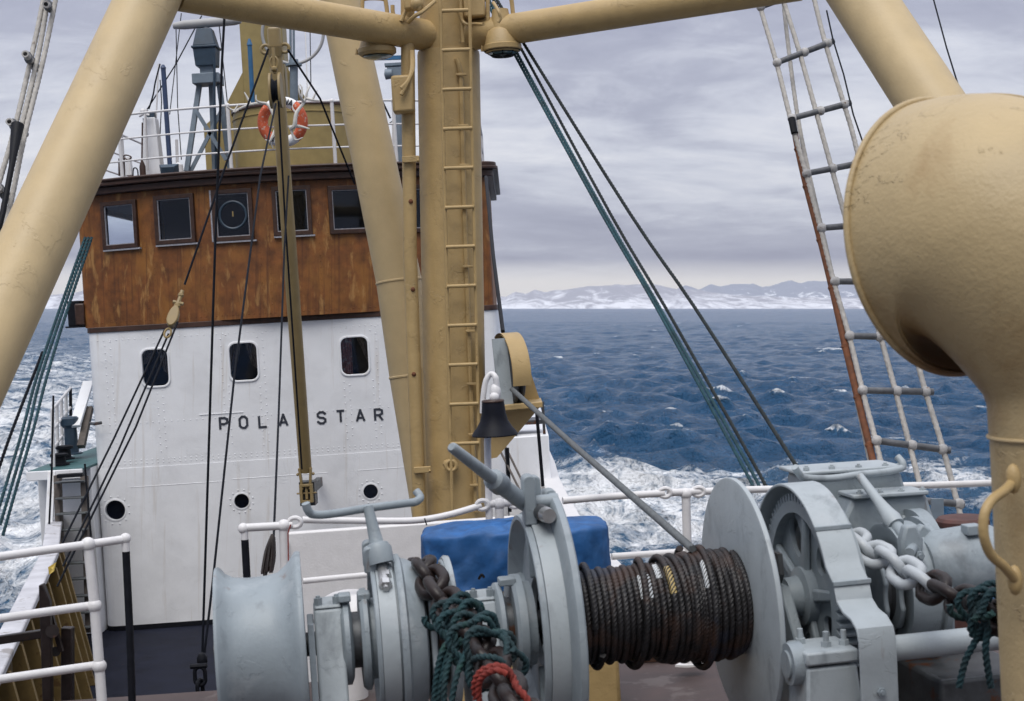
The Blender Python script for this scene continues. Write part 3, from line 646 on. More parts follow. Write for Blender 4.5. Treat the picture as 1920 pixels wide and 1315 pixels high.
for i, (c, ex, ez, w, h) in enumerate(wins):
    rec = lambda a_, c_: [(-a_ / 2, -c_ / 2), (a_ / 2, -c_ / 2), (a_ / 2, c_ / 2), (-a_ / 2, c_ / 2)]
    b = B(); ring_prism(b, rec(w, h), rec(w - .11, h - .12), c, ex, ZS, ez, -.045, .045); fr = part('window_frame', b, M['frame'], house, bev=.006)
    b = B(); ring_prism(b, rec(w - .112, h - .122), rec(w - .132, h - .142), c, ex, ZS, ez, -.03, -.004); part('putty_line', b, M['putty'], fr)
    b = B()
    if i in (1, 2, 3, 0): bar(b, c + ex * (-w / 2) - ZS * (h / 2 + .012) - ez * .02, c + ex * (w / 2 + .03) - ZS * (h / 2 + .012) - ez * .02, .04, .022)
    if i == 2: bar(b, c - ex * (w / 2 + .014) - ZS * h / 2 - ez * .02, c - ex * (w / 2 + .014) + ZS * h / 2 - ez * .02, .022, .03, up=ez)
    if b.v: part('caulking', b, M['putty'], fr)
    b = B(); prism(b, rec(w - .114, h - .124), c, ex, ZS, ez, .0, .004); part('pane', b, M['glass'], fr)
    if i == 2:
        b = B(); lathe(b, [(-.012, .17), (-.02, .185), (-.012, .20), (.0, .20), (.0, .17)], c - ez * .004, ez, 40); part('clear_view_ring', b, M['darkblue'], fr)
        b = B(); bar(b, c - ez * .012 - ZS * .02, c - ez * .012 + ZS * .05, .012, .02, up=ez); part('clear_view_hub', b, M['ymark'], fr)
    if i == 3:
        b = B(); prism(b, [(-.08, h * .42), (.03, h * .42), (.16, -h * .42), (.10, -h * .42)], c, ex, ZS, ez, .05, .06); part('window_brace', b, M['black'], fr)
b = B(); RF = footprint(yw, WX0, WX1, 25.2, .12)
prism(b, inset(RF, -.10), S(0, 0, 0), XS, YS, ZS, 4.062, 4.16); prism(b, inset(RF, -.17), S(0, 0, 0), XS, YS, ZS, 4.162, 4.215); prism(b, inset(RF, -.145), S(0, 0, 0), XS, YS, ZS, 4.217, 4.27)
rf = part('roof', b, M['brown'], house, bev=.012)
b = B(); pts = [S(x, yw(x) - .19, 4.245) for x in np.linspace(-5.6, -.5, 40)]; tube(b, pts, .018, 8); part('roof_pipe', b, M['brown'], rf)
# --- painted name
LET = {'P': [[(0, 0), (0, 1), (.55, 1), (.85, .88), (.85, .58), (.55, .46), (0, .46)]], 'O': [[(.25, 0), (0, .2), (0, .8), (.25, 1), (.6, 1), (.85, .8), (.85, .2), (.6, 0), (.25, 0)]],
       'L': [[(0, 1), (0, 0), (.85, 0)]], 'A': [[(0, 0), (.45, 1), (.9, 0)], [(.15, .3), (.75, .3)]], 'R': [[(0, 0), (0, 1), (.55, 1), (.85, .88), (.85, .6), (.55, .48), (0, .48)], [(.45, .48), (.88, 0)]],
       'S': [[(.85, .78), (.85, .86), (.62, 1), (.25, 1), (0, .84), (0, .66), (.2, .54), (.65, .46), (.85, .34), (.85, .16), (.62, 0), (.25, 0), (0, .14), (0, .22)]], 'T': [[(.45, 0), (.45, 1)], [(0, 1), (.9, 1)]]}
def ribbon(b, pts, o, ex, ey, ez, w, d0, d1):
    for i in range(len(pts) - 1):
        p, q = np.array(pts[i]), np.array(pts[i + 1]); t = (q - p) / np.linalg.norm(q - p); nn_ = np.array([-t[1], t[0]]) * w / 2
        e0 = w * .35 if i else w * .5 * 0; e1_ = w * .35 if i < len(pts) - 2 else 0
        pp, qq = p - t * e0, q + t * e1_; d = d0 - .0004 * (i % 3)
        prism(b, [tuple(pp - nn_), tuple(qq - nn_), tuple(qq + nn_), tuple(pp + nn_)], o, ex, ey, ez, d, d1)
for ch, px, py in (('P', 419.5, 794.5), ('O', 456.5, 792), ('L', 493, 790.5), ('A', 531, 788), ('R', 569, 785.5), ('S', 603, 783.5), ('T', 638.5, 781), ('A', 675.5, 779.5), ('R', 710, 778)):
    s = hit(px, py, yl); ex, ez = tangent(s[0], yl); c = S(*s); hh = .155; wd = .118; b = B()
    for pl in LET[ch]: ribbon(b, [((x - .44) * wd, (y - .5) * hh) for x, y in pl], c, ex, ZS, ez, .031, -.0005, .02)
    part('letter', b, M['letter'], house, smooth=0)
# --- wings beside the house
b = B(); prism(b, [(-.205, 20.25), (.42, 20.35), (.42, 26), (-.205, 26)], S(0, 0, 0), XS, YS, ZS, -1.99, .30); part('side_wing', b, M['white'], house, bev=.015)
b = B(); box(b, S(.16, 20.9, .47), .2, .3, .03); bar(b, S(-.05, 20.4, .33), S(-.05, 21.3, .44), .04, .3); bar(b, S(.36, 20.4, .31), S(.36, 20.4, .78), .04, .04, up=YS); part('skylight', b, M['greydark'], house)
# ------------------------------------------------------------------ port-hand ladder, platform and stairs
t = thing('side_platform', 'teal side platform with white fascia left of the deckhouse', 'platform', S(-6.4, 19.3, 0))
b = B(); prism(b, [(-6.62, 19.05), (-5.88, 19.05), (-5.88, 26), (-6.75, 26)], S(0, 0, 0), XS, YS, ZS, .30, .33); part('platform_floor', b, M['tealdeck'], t)
b = B(); prism(b, [(-6.63, 19.0), (-5.88, 19.0), (-5.88, 19.045), (-6.63, 19.045)], S(0, 0, 0), XS, YS, ZS, .20, .325); prism(b, [(-6.62, 19.4), (-5.88, 19.4), (-5.88, 26), (-6.75, 26)], S(0, 0, 0), XS, YS, ZS, -1.99, .295); part('platform_front', b, M['white'], t, bev=.008)
lt = thing('deck_ladder', 'steep wooden ladder leading up to the side platform', 'ladder', P(130, 1180, 18.6))
for (xa, xb) in ((108, 118), (158, 168)):
    b = B(); bar(b, P(xa, 892, 18.93), P(xb, 1186, 18.55), .075, .13, up=YS); part('ladder_rail', b, M['plank'], lt, bev=.006)
for k_, y in enumerate((905, 935, 964, 995, 1025, 1057, 1087, 1119, 1150, 1178)):
    f_ = (y - 892) / 294; xa, xb = 104 + 10 * f_, 160 + 10 * f_; b = B(); Yd = 18.9 - .38 * f_
    bar(b, P(xa, y, Yd - .05), P(xb, y - 3, Yd - .05), .15, .022, up=ZS); part('step', b, M['wirel'], lt, bev=.004)
b = B(); bar(b, P(108, 893, 18.7), P(156, 890, 18.7), .10, .05); part('top_step', b, M['black'], lt, bev=.008)
b = B(); tube(b, [P(100, 742, 18.6), P(97, 880, 18.6), P(88, 1072, 18.5)], .014, 8); part('handrail', b, M['black'], lt)
b = B(); tube(b, [P(159, 870, 18.6), P(162, 910, 18.6), P(171, 1010, 18.5)], .014, 8); part('handrail', b, M['black'], lt)
b = B(); bar(b, P(97, 884, 18.95), P(87, 1078, 18.6), .10, .03, up=YS); solo('side_plate', b, M['white'], 'narrow white plate standing outboard of the deck ladder', 'plate', bev=.006)
sr = thing('side_railing', 'white railing running aft along the side platform', 'railing', P(115, 880, 20))
for (a, c) in (((98, 768, 19.2), (132, 728, 22.5)), ((99, 806, 19.2), (132, 764, 22.5)), ((99, 842, 19.2), (132, 797, 22.5))):
    b = B(); tube(b, [P(*a), P(*c)], .02, 8); part('rail_bar', b, M['white_rail'], sr)
for k_ in range(5):
    f_ = k_ / 4; b = B(); tube(b, [P(98 + 34 * f_, 768 - 40 * f_, 19.2 + 3.3 * f_), P(100 + 33 * f_, 876 - 42 * f_, 19.2 + 3.3 * f_)], .026, 8); part('rail_post', b, M['white_rail'] if k_ < 4 else M['black'], sr)
def bollard(px, py, Y, h, r, m_, label):
    b = B(); c = P(px, py, Y); lathe(b, [(0, 1e-4), (0, r * 1.5), (.02, r * 1.5), (.03, r), (h * .7, r * .9), (h * .78, r * 1.35), (h * .95, r * 1.35), (h, r), (h, 1e-4)], c, ZS, 16)
    solo('bollard', b, m_, label, 'bollard')
bollard(135, 852, 20.6, .55, .10, M['darkblue'], 'tall dark blue bollard on the teal side platform')
bollard(112, 872, 19.6, .16, .09, M['black'], 'lowest black bollard at the head of the deck ladder')
bollard(122, 862, 20.0, .20, .09, M['black'], 'middle black bollard on the teal side platform')
b = B(); bar(b, P(140, 800, 20.5), P(166, 716, 21.2), .16, .05); solo('sloped_chute', b, M['white'], 'white sloped chute leaning on the deckhouse side', 'chute', bev=.006)
b = B(); bar(b, P(152, 838, 20.4), P(168, 765, 20.9), .10, .08); solo('stowed_plank', b, M['plank'], 'dark plank stowed under the sloped white chute', 'plank')
sl = thing('side_light_board', 'black navigation light board beside the wheelhouse left edge', 'light board', P(148, 612, 20.6))
b = B(); c = P(147, 588, 20.6); box(b, c, .09, .22, .18); part('back_board', b, M['black'], sl, bev=.008)
b = B(); box(b, P(153, 590, 20.35), .07, .10, .155); part('lamp_housing', b, M['frame'], sl, bev=.02)
b = B(); box(b, P(147, 613, 20.5), .11, .25, .012); part('shelf', b, M['black'], sl)
b = B(); tube(b, [P(170, 794, 19.5), P(178, 795, 19.35), P(190, 793, 19.42)], .022, 8); solo('fairlead_pin', b, M['greydark'], 'small black pin standing out of the white wall', 'pin')

# ------------------------------------------------------------------ on the wheelhouse roof
def roofp(px, py, ins=.12):
    s = hit(px, py, lambda x: yw(x) + ins); return S(*s)
rr = thing('roof_railing', 'white three bar railing round the wheelhouse roof', 'railing', S(-3, 20, 4.27))
def rail_xy(x): return yw(x) + .06
for dz in (.88, .55, .24):
    xs = np.linspace(-5.85, -.35, 30); pts = [S(-5.85, 24, 4.27 + dz)] + [S(x, rail_xy(x), 4.27 + dz) for x in xs] + [S(-.35, 24.5, 4.27 + dz)]
    b = B(); tube(b, pts, .017 if dz > .8 else .013, 8); part('rail_bar', b, M['white_rail'], rr)
for x in (-5.85, -5.35, -3.75, -2.33, -1.5, -.98, -.35):
    b = B(); tube(b, [S(x, rail_xy(x), 4.268), S(x, rail_xy(x), 5.16)], .026, 10); ball(b, S(x, rail_xy(x), 5.15), .036, 10); part('rail_post', b, M['white_rail'], rr)
for (x, y) in ((-5.85, 22), (-5.85, 24), (-.35, 22.5), (-.35, 24.5)):
    b = B(); tube(b, [S(x, y, 4.268), S(x, y, 5.16)], .022, 10); part('rail_post', b, M['white_rail'], rr)
wd_ = thing('bridge_screen', 'ochre half round screen with brown cap on the wheelhouse roof', 'bridge screen', S(-3, 21.6, 4.27))
cx, cy, rad_ = -3.13, 21.9, .96
b = B(); o_c = S(cx, cy, 4.272)
lathe(b, [(0, rad_), (1.04, rad_), (1.04, rad_ - .03), (0, rad_ - .03)], o_c, ZS, 60, 175, 365, e1=XS); part('screen_plate', b, M['ochre'], wd_)
b = B(); lathe(b, [(1.042, rad_ + .02), (1.09, rad_ + .02), (1.09, rad_ - .05), (1.042, rad_ - .05)], o_c, ZS, 60, 175, 365, e1=XS); part('cap_strip', b, M['brown'], wd_)
b = B(); lathe(b, [(.93, rad_ + .002), (.935, rad_ + .012), (.95, rad_ + .012), (.955, rad_ + .002)], o_c, ZS, 60, 175, 365, e1=XS); part('bead', b, M['ochre'], wd_)
fm = thing('signal_mast', 'ochre box mast with triangular brackets behind the roof screen', 'mast', P(505, 250, 23.0))
b = B(); prism(b, [(-.34, -.25), (.34, -.25), (.34, .25), (-.34, .25)], P(510, 318, 23.2), XS, YS, ZS, 0, 3.4); part('mast_box', b, M['ochre'], fm, bev=.02)
for sgn, pxs in ((-1, 0), (1, 1)):
    c = P(510, 318, 23.0); b = B(); prism(b, [(sgn * .345, 0), (sgn * 1.05, 0), (sgn * 1.05, .75), (sgn * .70, 1.02), (sgn * .345, 1.62)] if sgn < 0 else [(.345, 0), (.80, 0), (.80, .75), (.345, 1.62)], c, XS, ZS, YS, -.03, .03); part('bracket_plate', b, M['ochre'], fm)
def pole(name, a, c, r, m_, label, cat, r1=None, tip=None):
    b = B(); p, q = P(*a), P(*c); tube(b, [p, q], [r, r1 or r], 10)
    if tip: tube(b, [q, q + ZS * tip], [r * 1.3, r * .5], 10)
    return solo(name, b, m_, label, cat)
pole('signal_pole', (475, 215, 22.4), (468, 85, 22.4), .036, M['bluepole'], 'bright blue pole in front of the ochre signal mast', 'pole', tip=.10)
pole('antenna_pole', (319, 318, 20.9), (306, 128, 20.9), .035, M['navy'], 'dark blue slanted pole left of the radar tripod', 'pole', tip=.05)
df = thing('loop_antenna', 'ring direction finder antenna on a grey post behind the boom', 'antenna', P(551, 200, 22.8))
b = B(); tube(b, [P(551, 260, 22.8), P(551, 125, 22.8)], .065, 14); part('antenna_post', b, M['bluegrey'], df)
b = B(); lathe(b, [(0, 1e-4), (0, .13), (.035, .13), (.035, .08), (.10, .075), (.12, 1e-4)], P(551, 124, 22.8), ZS, 20); part('collar', b, M['bluegrey'], df)
b = B(); c = P(549, 62, 22.8); rr_ = 57 / FPX * 22.8
tube(b, [c + rr_ * (math.cos(a) * XS + math.sin(a) * ZS) for a in np.linspace(0, 2 * math.pi, 49)[:-1]], .026, 8, closed=True); part('antenna_ring', b, M['scanner'], df)
for dx in (-4, 2):
    b = B(); tube(b, [P(549 + dx, 118, 22.8), P(548 + dx, -10, 22.8)], .02, 8); part('inner_rod', b, M['bluegrey'], df)
rd = thing('radar', 'radar with a long grey scanner on a blue grey tripod stand', 'radar', P(385, 318, 21.4))
Yr = 21.4
b = B(); box(b, P(390, 150, Yr), .20, .2, .075); part('stand_head', b, M['bluegrey'], rd, bev=.01)
for a, c, w in (((374, 158, Yr), (350, 322, Yr - .15), .075), ((397, 158, Yr + .1), (404, 322, Yr + .1), .085), ((411, 158, Yr), (432, 322, Yr + .15), .075)):
    b = B(); bar(b, P(*a), P(*c), w, w, up=YS); part('leg', b, M['bluegrey'], rd, bev=.006)
for a, c in (((369, 210), (424, 300)), ((414, 210), (357, 322))):
    b = B(); bar(b, P(a[0], a[1], Yr - .1), P(c[0], c[1], Yr - .1), .055, .04, up=YS); part('brace', b, M['bluegrey'], rd)
b = B(); box(b, P(388, 131, Yr), .09, .09, .08); part('neck', b, M['bluegrey'], rd, bev=.01)
b = B(); c = P(389, 126, Yr)
for z0, z1, w0, w1 in ((0, .26, .15, .17), (.262, .30, .19, .19), (.30, .56, .17, .11)):
    V = [c + sx * w * XS + sy * w * YS + z_ * ZS for z_, w in ((z0, w0), (z1, w1)) for sx, sy in ((-1, -1), (1, -1), (1, 1), (-1, 1))]
    b.add(V, [(3, 2, 1, 0), (4, 5, 6, 7)] + [(i, (i + 1) % 4, 4 + (i + 1) % 4, 4 + i) for i in range(4)])
part('gear_housing', b, M['darkblue'], rd, bev=.012)
b = B(); lathe(b, [(0, 1e-4), (0, .09), (.05, .09), (.05, .05), (.09, .05), (.09, 1e-4)], P(386, 62, Yr), ZS, 16); part('turning_head', b, M['scanner'], rd)
b = B(); tube(b, [P(325, 49, Yr - .1), P(345, 47, Yr - .1), P(440, 39, Yr + .1), P(452, 40, Yr + .1)], [.045, .068, .068, .035], 14); part('scanner_bar', b, M['scanner'], rd)
b = B(); tube(b, [P(402, 110, Yr - .25), P(402, 190, Yr - .2), P(405, 320, Yr)], .02, 8); part('cable', b, M['darkblue'], rd)
# lifebuoy
lb = thing('lifebuoy', 'orange and white lifebuoy hung on the roof railing behind the boom', 'lifebuoy', P(530, 275, 19.6))
c = P(530, 229, 19.55); ro, ri = .345, .20; rm, rt = (ro + ri) / 2, (ro - ri) / 2; nr = unit(XS * .03 - YS)
def arc(a0, a1, r_, k=24): return [c + r_ * (math.cos(a) * XS + math.sin(a) * ZS) for a in np.radians(np.linspace(a0, a1, k))]
for a0, a1, m_, nm, lab in ((-52, 52, 'orange', 'orange_segment', None), (128, 232, 'orange', 'orange_segment', None), (52, 128, 'white', 'white_band', None), (232, 308, 'white', 'white_band', None)):
    b = B(); tube(b, arc(a0, a1, rm), rt, 14, caps=False); part(nm, b, M[m_], lb)
def small_text(txt, c, ex, ey, ez, hgt, d, parent):
    k = len(txt)
    for i, ch in enumerate(txt):
        b = B()
        for pl in GLY[ch]: ribbon(b, [((x - .4) * hgt * .7, (y - .5) * hgt) for x, y in pl], c + ex * (i - (k - 1) / 2) * hgt * .85, ex, ey, ez, hgt * .2, d - .004, d + .004)
        part('letter', b, M['letter'], parent, smooth=0)
GLY = dict(LET); GLY['N'] = [[(0, 0), (0, 1), (.8, 0), (.8, 1)]]
for txt, ang in (('NA', 68), ('AL', 248)):
    a = R(ang); e_t = math.sin(a) * XS - math.cos(a) * ZS; e_r = math.cos(a) * XS + math.sin(a) * ZS
    if ang > 180: e_t, e_r2 = -e_t, -e_r
    else: e_r2 = e_r
    small_text(txt, c + rm * e_r + nr * (rt + .004), e_t, e_r2, nr, .075, 0, lb)
# antlers
def antler(segs, label, Y):
    b = B()
    for pts, r0, r1 in segs:
        q = cr_path([P(x, y, Y + d) for x, y, d in pts], 5); tube(b, q, np.linspace(r0, r1, len(q)), 8)
    solo('reindeer_antler', b, M['bone'], label, 'antler', 'antlers lashed to the roof railing')
antler([([(518, 268, 0), (520, 240, -.05), (512, 212, -.05), (500, 195, 0), (470, 196, 0), (440, 207, .05), (425, 200, 0)], .035, .012), ([(500, 195, 0), (482, 190, -.1), (480, 178, -.1)], .022, .006), ([(470, 196, 0), (463, 182, 0), (458, 173, 0)], .02, .006), ([(446, 206, 0), (438, 210, -.05), (447, 196, 0)], .02, .006), ([(518, 240, 0), (508, 262, -.05), (505, 272, 0)], .025, .008), ([(505, 265, 0), (497, 262, 0)], .014, .005), ([(507, 268, 0), (512, 278, 0)], .014, .005)], 'white reindeer antler on the railing left of the boom', 19.4)
antler([([(545, 240, 0), (552, 236, -.05), (556, 212, -.05), (570, 192, 0), (576, 172, 0), (582, 160, .05)], .035, .010), ([(552, 236, 0), (566, 238, 0), (580, 242, 0)], .028, .008), ([(570, 192, 0), (562, 178, -.1), (560, 160, -.1)], .022, .006), ([(574, 185, 0), (588, 188, 0), (602, 189, 0)], .024, .006), ([(586, 188, 0), (591, 176, 0), (595, 170, 0)], .018, .005), ([(566, 182, 0), (566, 165, 0), (562, 158, 0)], .016, .005), ([(556, 212, 0), (550, 206, 0), (548, 198, 0)], .018, .006), ([(545, 240, 0), (553, 262, 0), (568, 258, 0)], .02, .006)], 'white reindeer antler on the railing right of the boom', 19.4)
# floodlights, small gear
def flood(px, py, Y, w, h, tilt, label, yaw=0):
    fl = thing('floodlight', label, 'floodlight', P(px, py + h / 2 / Y * 100, Y), 'floodlights on the roof edge'); c = P(px, py, Y)
    ex = XS * math.cos(yaw) + YS * math.sin(yaw); fwd = np.cross(ZS, ex); ey = ZS * math.cos(tilt) + fwd * math.sin(tilt); ez = np.cross(ex, ey)
    b = B(); V = [c + sx * w * ex + sy * h * ey for sx, sy in ((-.5, -.5), (.5, -.5), (.55, .5), (-.55, .5))] + [c + sx * w * .35 * ex + sy * h * .35 * ey - ez * -.13 for sx, sy in ((-1, -1), (1, -1), (1, 1), (-1, 1))]
    b.add(V, [(0, 1, 2, 3), (7, 6, 5, 4)] + [(i, (i + 1) % 4, 4 + (i + 1) % 4, 4 + i) for i in range(4)]); part('lamp_body', b, M['darkblue'], fl, bev=.008)
    b = B(); prism(b, [(-w * .46, -h * .43), (w * .46, -h * .43), (w * .5, h * .43), (-w * .5, h * .43)], c, ex, ey, -np.cross(ex, ey), .003, .012) ; part('lamp_glass', b, M['lampglass'], fl)
    b = B(); tube(b, [c - ex * w * .2 - ey * h * .5, c - ZS * (h * .75), c + ex * w * .2 - ey * h * .5], .014, 8); part('lamp_bracket', b, M['black'], fl)
flood(318, 319, 20.3, .26, .17, R(-12), 'square floodlight on the roof edge left of the radar')
flood(750, 318, 20.2, .24, .22, R(-8), 'small floodlight on the roof edge beside the mast', R(-55))
cab = thing('equipment_stand', 'white stepped equipment stand left of the dark blue pole', 'equipment stand', P(288, 322, 21.2))
b = B(); prism(b, [(-.14, 0), (.14, 0), (.11, .55), (.09, .85), (-.09, .85), (-.10, .55)], P(289, 330, 21.2), XS, ZS, YS, -.12, .12); part('stand_body', b, M['white'], cab, bev=.01)
b = B(); box(b, P(284, 222, 21.15), .055, .06, .085); part('instrument', b, M['darkblue'], cab, bev=.006)
b = B(); tube(b, [P(277, 320, 21.0), P(272, 214, 21.0), P(276, 206, 21.0)], .02, 8); tube(b, [P(292, 240, 21.2), P(297, 120, 21.4)], .012, 6); part('white_pipe', b, M['white_rail'], cab)
b = B(); ball(b, P(268, 209, 21.1), .045, 10); tube(b, [P(262, 218, 21.1), P(270, 214, 21), P(280, 216, 21)], .018, 8); part('round_sensor', b, M['white_rail'], cab)
b = B(); tube(b, [P(268, 330, 20.9), P(267, 312, 20.9), P(266, 300, 20.9), P(267, 230, 20.9)], [.045, .045, .012, .012], 10); solo('whip_antenna', b, M['brown'], 'thin brown whip antenna with thick base on the roof', 'antenna')
b = B(); tube(b, cr_path([P(300, 120, 21.2), P(291, 155, 21.2), P(287, 178, 21.2), P(279, 205, 21.2)], 4), .012, 6); tube(b, [P(300, 255, 21.2), P(303, 190, 21.2), P(300, 150, 21.2)], .008, 6); solo('hanging_cable', b, M['line'], 'dark cable hanging over the white equipment stand', 'cable')
b = B(); tube(b, [P(228, 330, 20.8), P(228, 298, 20.8)], .05, 12); tube(b, cr_path([P(228, 296, 20.8), P(236, 291, 20.8), P(246, 295, 20.8), P(240, 300, 20.8), P(232, 296, 20.8)], 4), .012, 6); solo('vent_pipe', b, M['brown'], 'short brown vent pipe with a wire loop at the roof edge', 'vent')
b = B(); prism(b, [(-.05, 0), (.05, 0), (.03, .28), (-.03, .28)], P(243, 330, 21.2), XS, ZS, YS, -.06, .06); solo('white_box_vent', b, M['white'], 'small white tapered vent near the left roof end', 'vent', bev=.008)
b = B(); tube(b, cr_path([P(249, 334, 20.6), P(250, 318, 20.6), P(254, 315, 20.6), P(258, 320, 20.6), P(259, 334, 20.6)], 4), .01, 6); solo('wire_hoop', b, M['line'], 'small dark wire hoop at the left roof edge', 'hoop')
b = B(); tube(b, [P(333, 330, 21.0), P(331, 262, 21.0)], .022, 8); lathe(b, [(0, 1e-4), (0, .08), (.16, .07), (.2, 1e-4)], P(335, 330, 20.8), ZS, 14); solo('white_standpipe', b, M['white_rail'], 'white standpipe behind the square floodlight', 'pipe')
# starboard side of the roof, seen between the leg and the mast
b = B(); tube(b, [P(749, 330, 21.5), P(747, 205, 21.5)], .06, 12); box(b, P(742, 137, 21.5), .12, .1, .07); lathe(b, [(0, 1e-4), (0, .07), (.1, .08), (.12, 1e-4)], P(735, 139, 21.4), -XS, 16); box(b, P(738, 122, 21.5), .13, .08, .02); tube(b, [P(747, 205, 21.5), P(746, 140, 21.5)], .04, 10)
solo('searchlight', b, M['bluegrey'], 'blue grey searchlight on a post beside the mast junction box', 'searchlight')
b = B(); bar(b, P(688, 110, 22), P(758, 108, 22), .06, .06); solo('far_scanner', b, M['bluepole'], 'blue bar of a second scanner under the left beam lamp', 'scanner')
b = B(); tube(b, [P(692, 118, 21.5), P(714, 182, 21.5), P(731, 218, 21.5)], .009, 6); tube(b, [P(717, 190, 21.5), P(732, 222, 21.5)], .016, 6); tube(b, [P(716, 180, 21.5), P(711, 225, 21.5), P(720, 238, 21.5), P(735, 228, 21.5)], .008, 6); solo('stay_wire', b, M['line'], 'thin stay wire with turnbuckle right of the pale mast leg', 'wire')
b = B(); tube(b, [P(722, 310, 21.3), P(720, 240, 21.3)], .018, 8); tube(b, [P(737, 310, 21.3), P(737, 225, 21.3)], .018, 8); tube(b, cr_path([P(718, 275, 21.3), P(728, 270, 21.3), P(740, 268, 21.3)], 4), .014, 6); tube(b, cr_path([P(728, 315, 21.3), P(740, 300, 21.3), P(738, 308, 21.3)], 4), .018, 6); solo('white_pipe_frame', b, M['white_rail'], 'white pipe frame on the roof right of the pale leg', 'frame')

# ------------------------------------------------------------------ tripod mast
def ladder_rungs():
    pass
tm = thing('tripod_mast', 'tan tripod mast with ladder, two beams and splayed legs', 'mast', S(-.55, 11.6, -2))
mt_, mb_ = P(838, -60, 11.6), P(861, 1230, 11.6)
def mast_at(py): f_ = (py + 60) / 1290; return mt_ + (mb_ - mt_) * f_
b = B(); tube(b, [mast_at(96), mast_at(102), mb_], [.249, .253, .253], 40); tube(b, [mt_, mast_at(97)], [.228, .230], 40); part('mast_tube', b, M['tan_mast'], tm)
joint = mast_at(72)
b = B(); e_ = P(335, -12, 10.25); tube(b, [joint, e_], [.125, .125], 32); part('crossbeam', b, M['tan_mast'], tm)
b = B(); e_ = P(1500, -30, 10.35); tube(b, [joint, e_], [.12, .12], 32); part('crossbeam', b, M['tan_mast'], tm)
def leg(pts, r): b = B(); tube(b, pts, r, 36); return part('leg', b, M['tan'], tm)
leg([P(330, -115, 10.4), P(-272, 1184, 7.6)], [.215, .215])
leg([P(1540, -120, 10.6), P(2480, 1318, 7.0)], [.215, .215])
b = B(); lg = [P(618, -90, 12.5), P(701, 300, 12.4), P(748, 528, 12.35), P(770, 705, 12.3), P(800, 960, 12.2), P(818, 1180, 12.05)]; tube(b, lg, [.175, .19, .198, .185, .13, .10], 32)
for q, r_ in ((P(748, 528, 12.35), .199), (P(770, 705, 12.3), .186)):
    tg = unit(lg[3] - lg[2]); lathe(b, [(-.012, r_ * .99), (-.006, r_ + .006), (.006, r_ + .006), (.012, r_ * .99)], q, tg, 36)
part('leg', b, M['tan'], tm)
# ladder on the mast
ld = B()
for xt, xb in ((824, 848), (879, 901)):
    tube(ld, [P(xt, -60, 11.22), P(xt + (xb - xt) * .5, 450, 11.25), P(xb, 960, 11.27)], .014, 8)
lad = part('mast_ladder', ld, M['tan_mast'], tm)
for k_ in range(13):
    y = -54 + 73.8 * k_; f_ = (y + 60) / 1020; xa, xb = 824 + 24 * f_, 879 + 22 * f_; b = B(); tube(b, [P(xa, y + 1, 11.23), P(xb, y - 1, 11.23)], .0155, 10); part('rung', b, M['tan_mast'], lad)
# cable pipe, clamps, junction box
b = B(); tube(b, [P(764, -40, 11.35), P(765, 150, 11.35), P(769, 480, 11.35), P(787, 980, 11.35)], .055, 18); cp = part('cable_pipe', b, M['tan_mast'], tm)
for (x, y) in ((767, 300), (789, 882)):
    b = B(); bar(b, P(x - 13, y, 11.28), P(x + 19, y - 2, 11.28), .04, .05); hexbolt(b, P(x + 17, y + 1, 11.26), -YS, .012, .01); part('pipe_clamp', b, M['tan_mast'], cp, bev=.005)
for (x, y) in ((770, 378), (774, 543), (776, 702)):
    b = B(); ball(b, P(x, y, 11.30), .02, 8); part('stud', b, M['rusty'], cp)
b = B(); bar(b, P(790, 690, 11.42), P(800, 980, 11.4), .03, .03, up=YS); part('cable_channel', b, M['tan'], tm)
b = B(); box(b, P(756, 178, 11.25), .085, .08, .145); part('junction_box', b, M['tan_mast'], tm, bev=.02)
for off in (0, 6):
    b = B(); tube(b, cr_path([P(772 + off * .3, 96, 11.28), P(772 + off * .3, 130, 11.2), P(765, 152, 11.15), P(752, 166 + off * 2, 11.13)], 6), .017, 8); part('cable', b, M['tan_mast'], tm)
b = B(); tube(b, [P(862, -40, 11.33), P(868, 80, 11.34)], .014, 8); tube(b, cr_path([P(856, 110, 11.34), P(862, 130, 11.34), P(865, 170, 11.35), P(871, 400, 11.36), P(884, 760, 11.37), P(893, 960, 11.37)], 5), .019, 8)
cpp = part('conduit', b, M['tan_mast'], tm)
for (x, y) in ((864, 140), (868, 236), (870, 310), (873, 390), (876, 500), (882, 621), (884, 720), (887, 815), (890, 910)):
    b = B(); bar(b, P(x - 9, y, 11.33), P(x + 11, y, 11.33), .03, .02); part('conduit_clip', b, M['tan_mast'], cpp, bev=.004)
# eye plate and the bolts at the beam joint
b = B(); ring = [P(846, 873, 11.27) + .04 * (math.cos(a) * XS + math.sin(a) * ZS) for a in np.linspace(0, 6.283, 17)[:-1]]; tube(b, ring, .016, 8, closed=True); ball(b, P(838, 870, 11.3), .035, 8); ball(b, P(854, 877, 11.3), .03, 8); part('eye_lug', b, M['tan_mast'], tm)
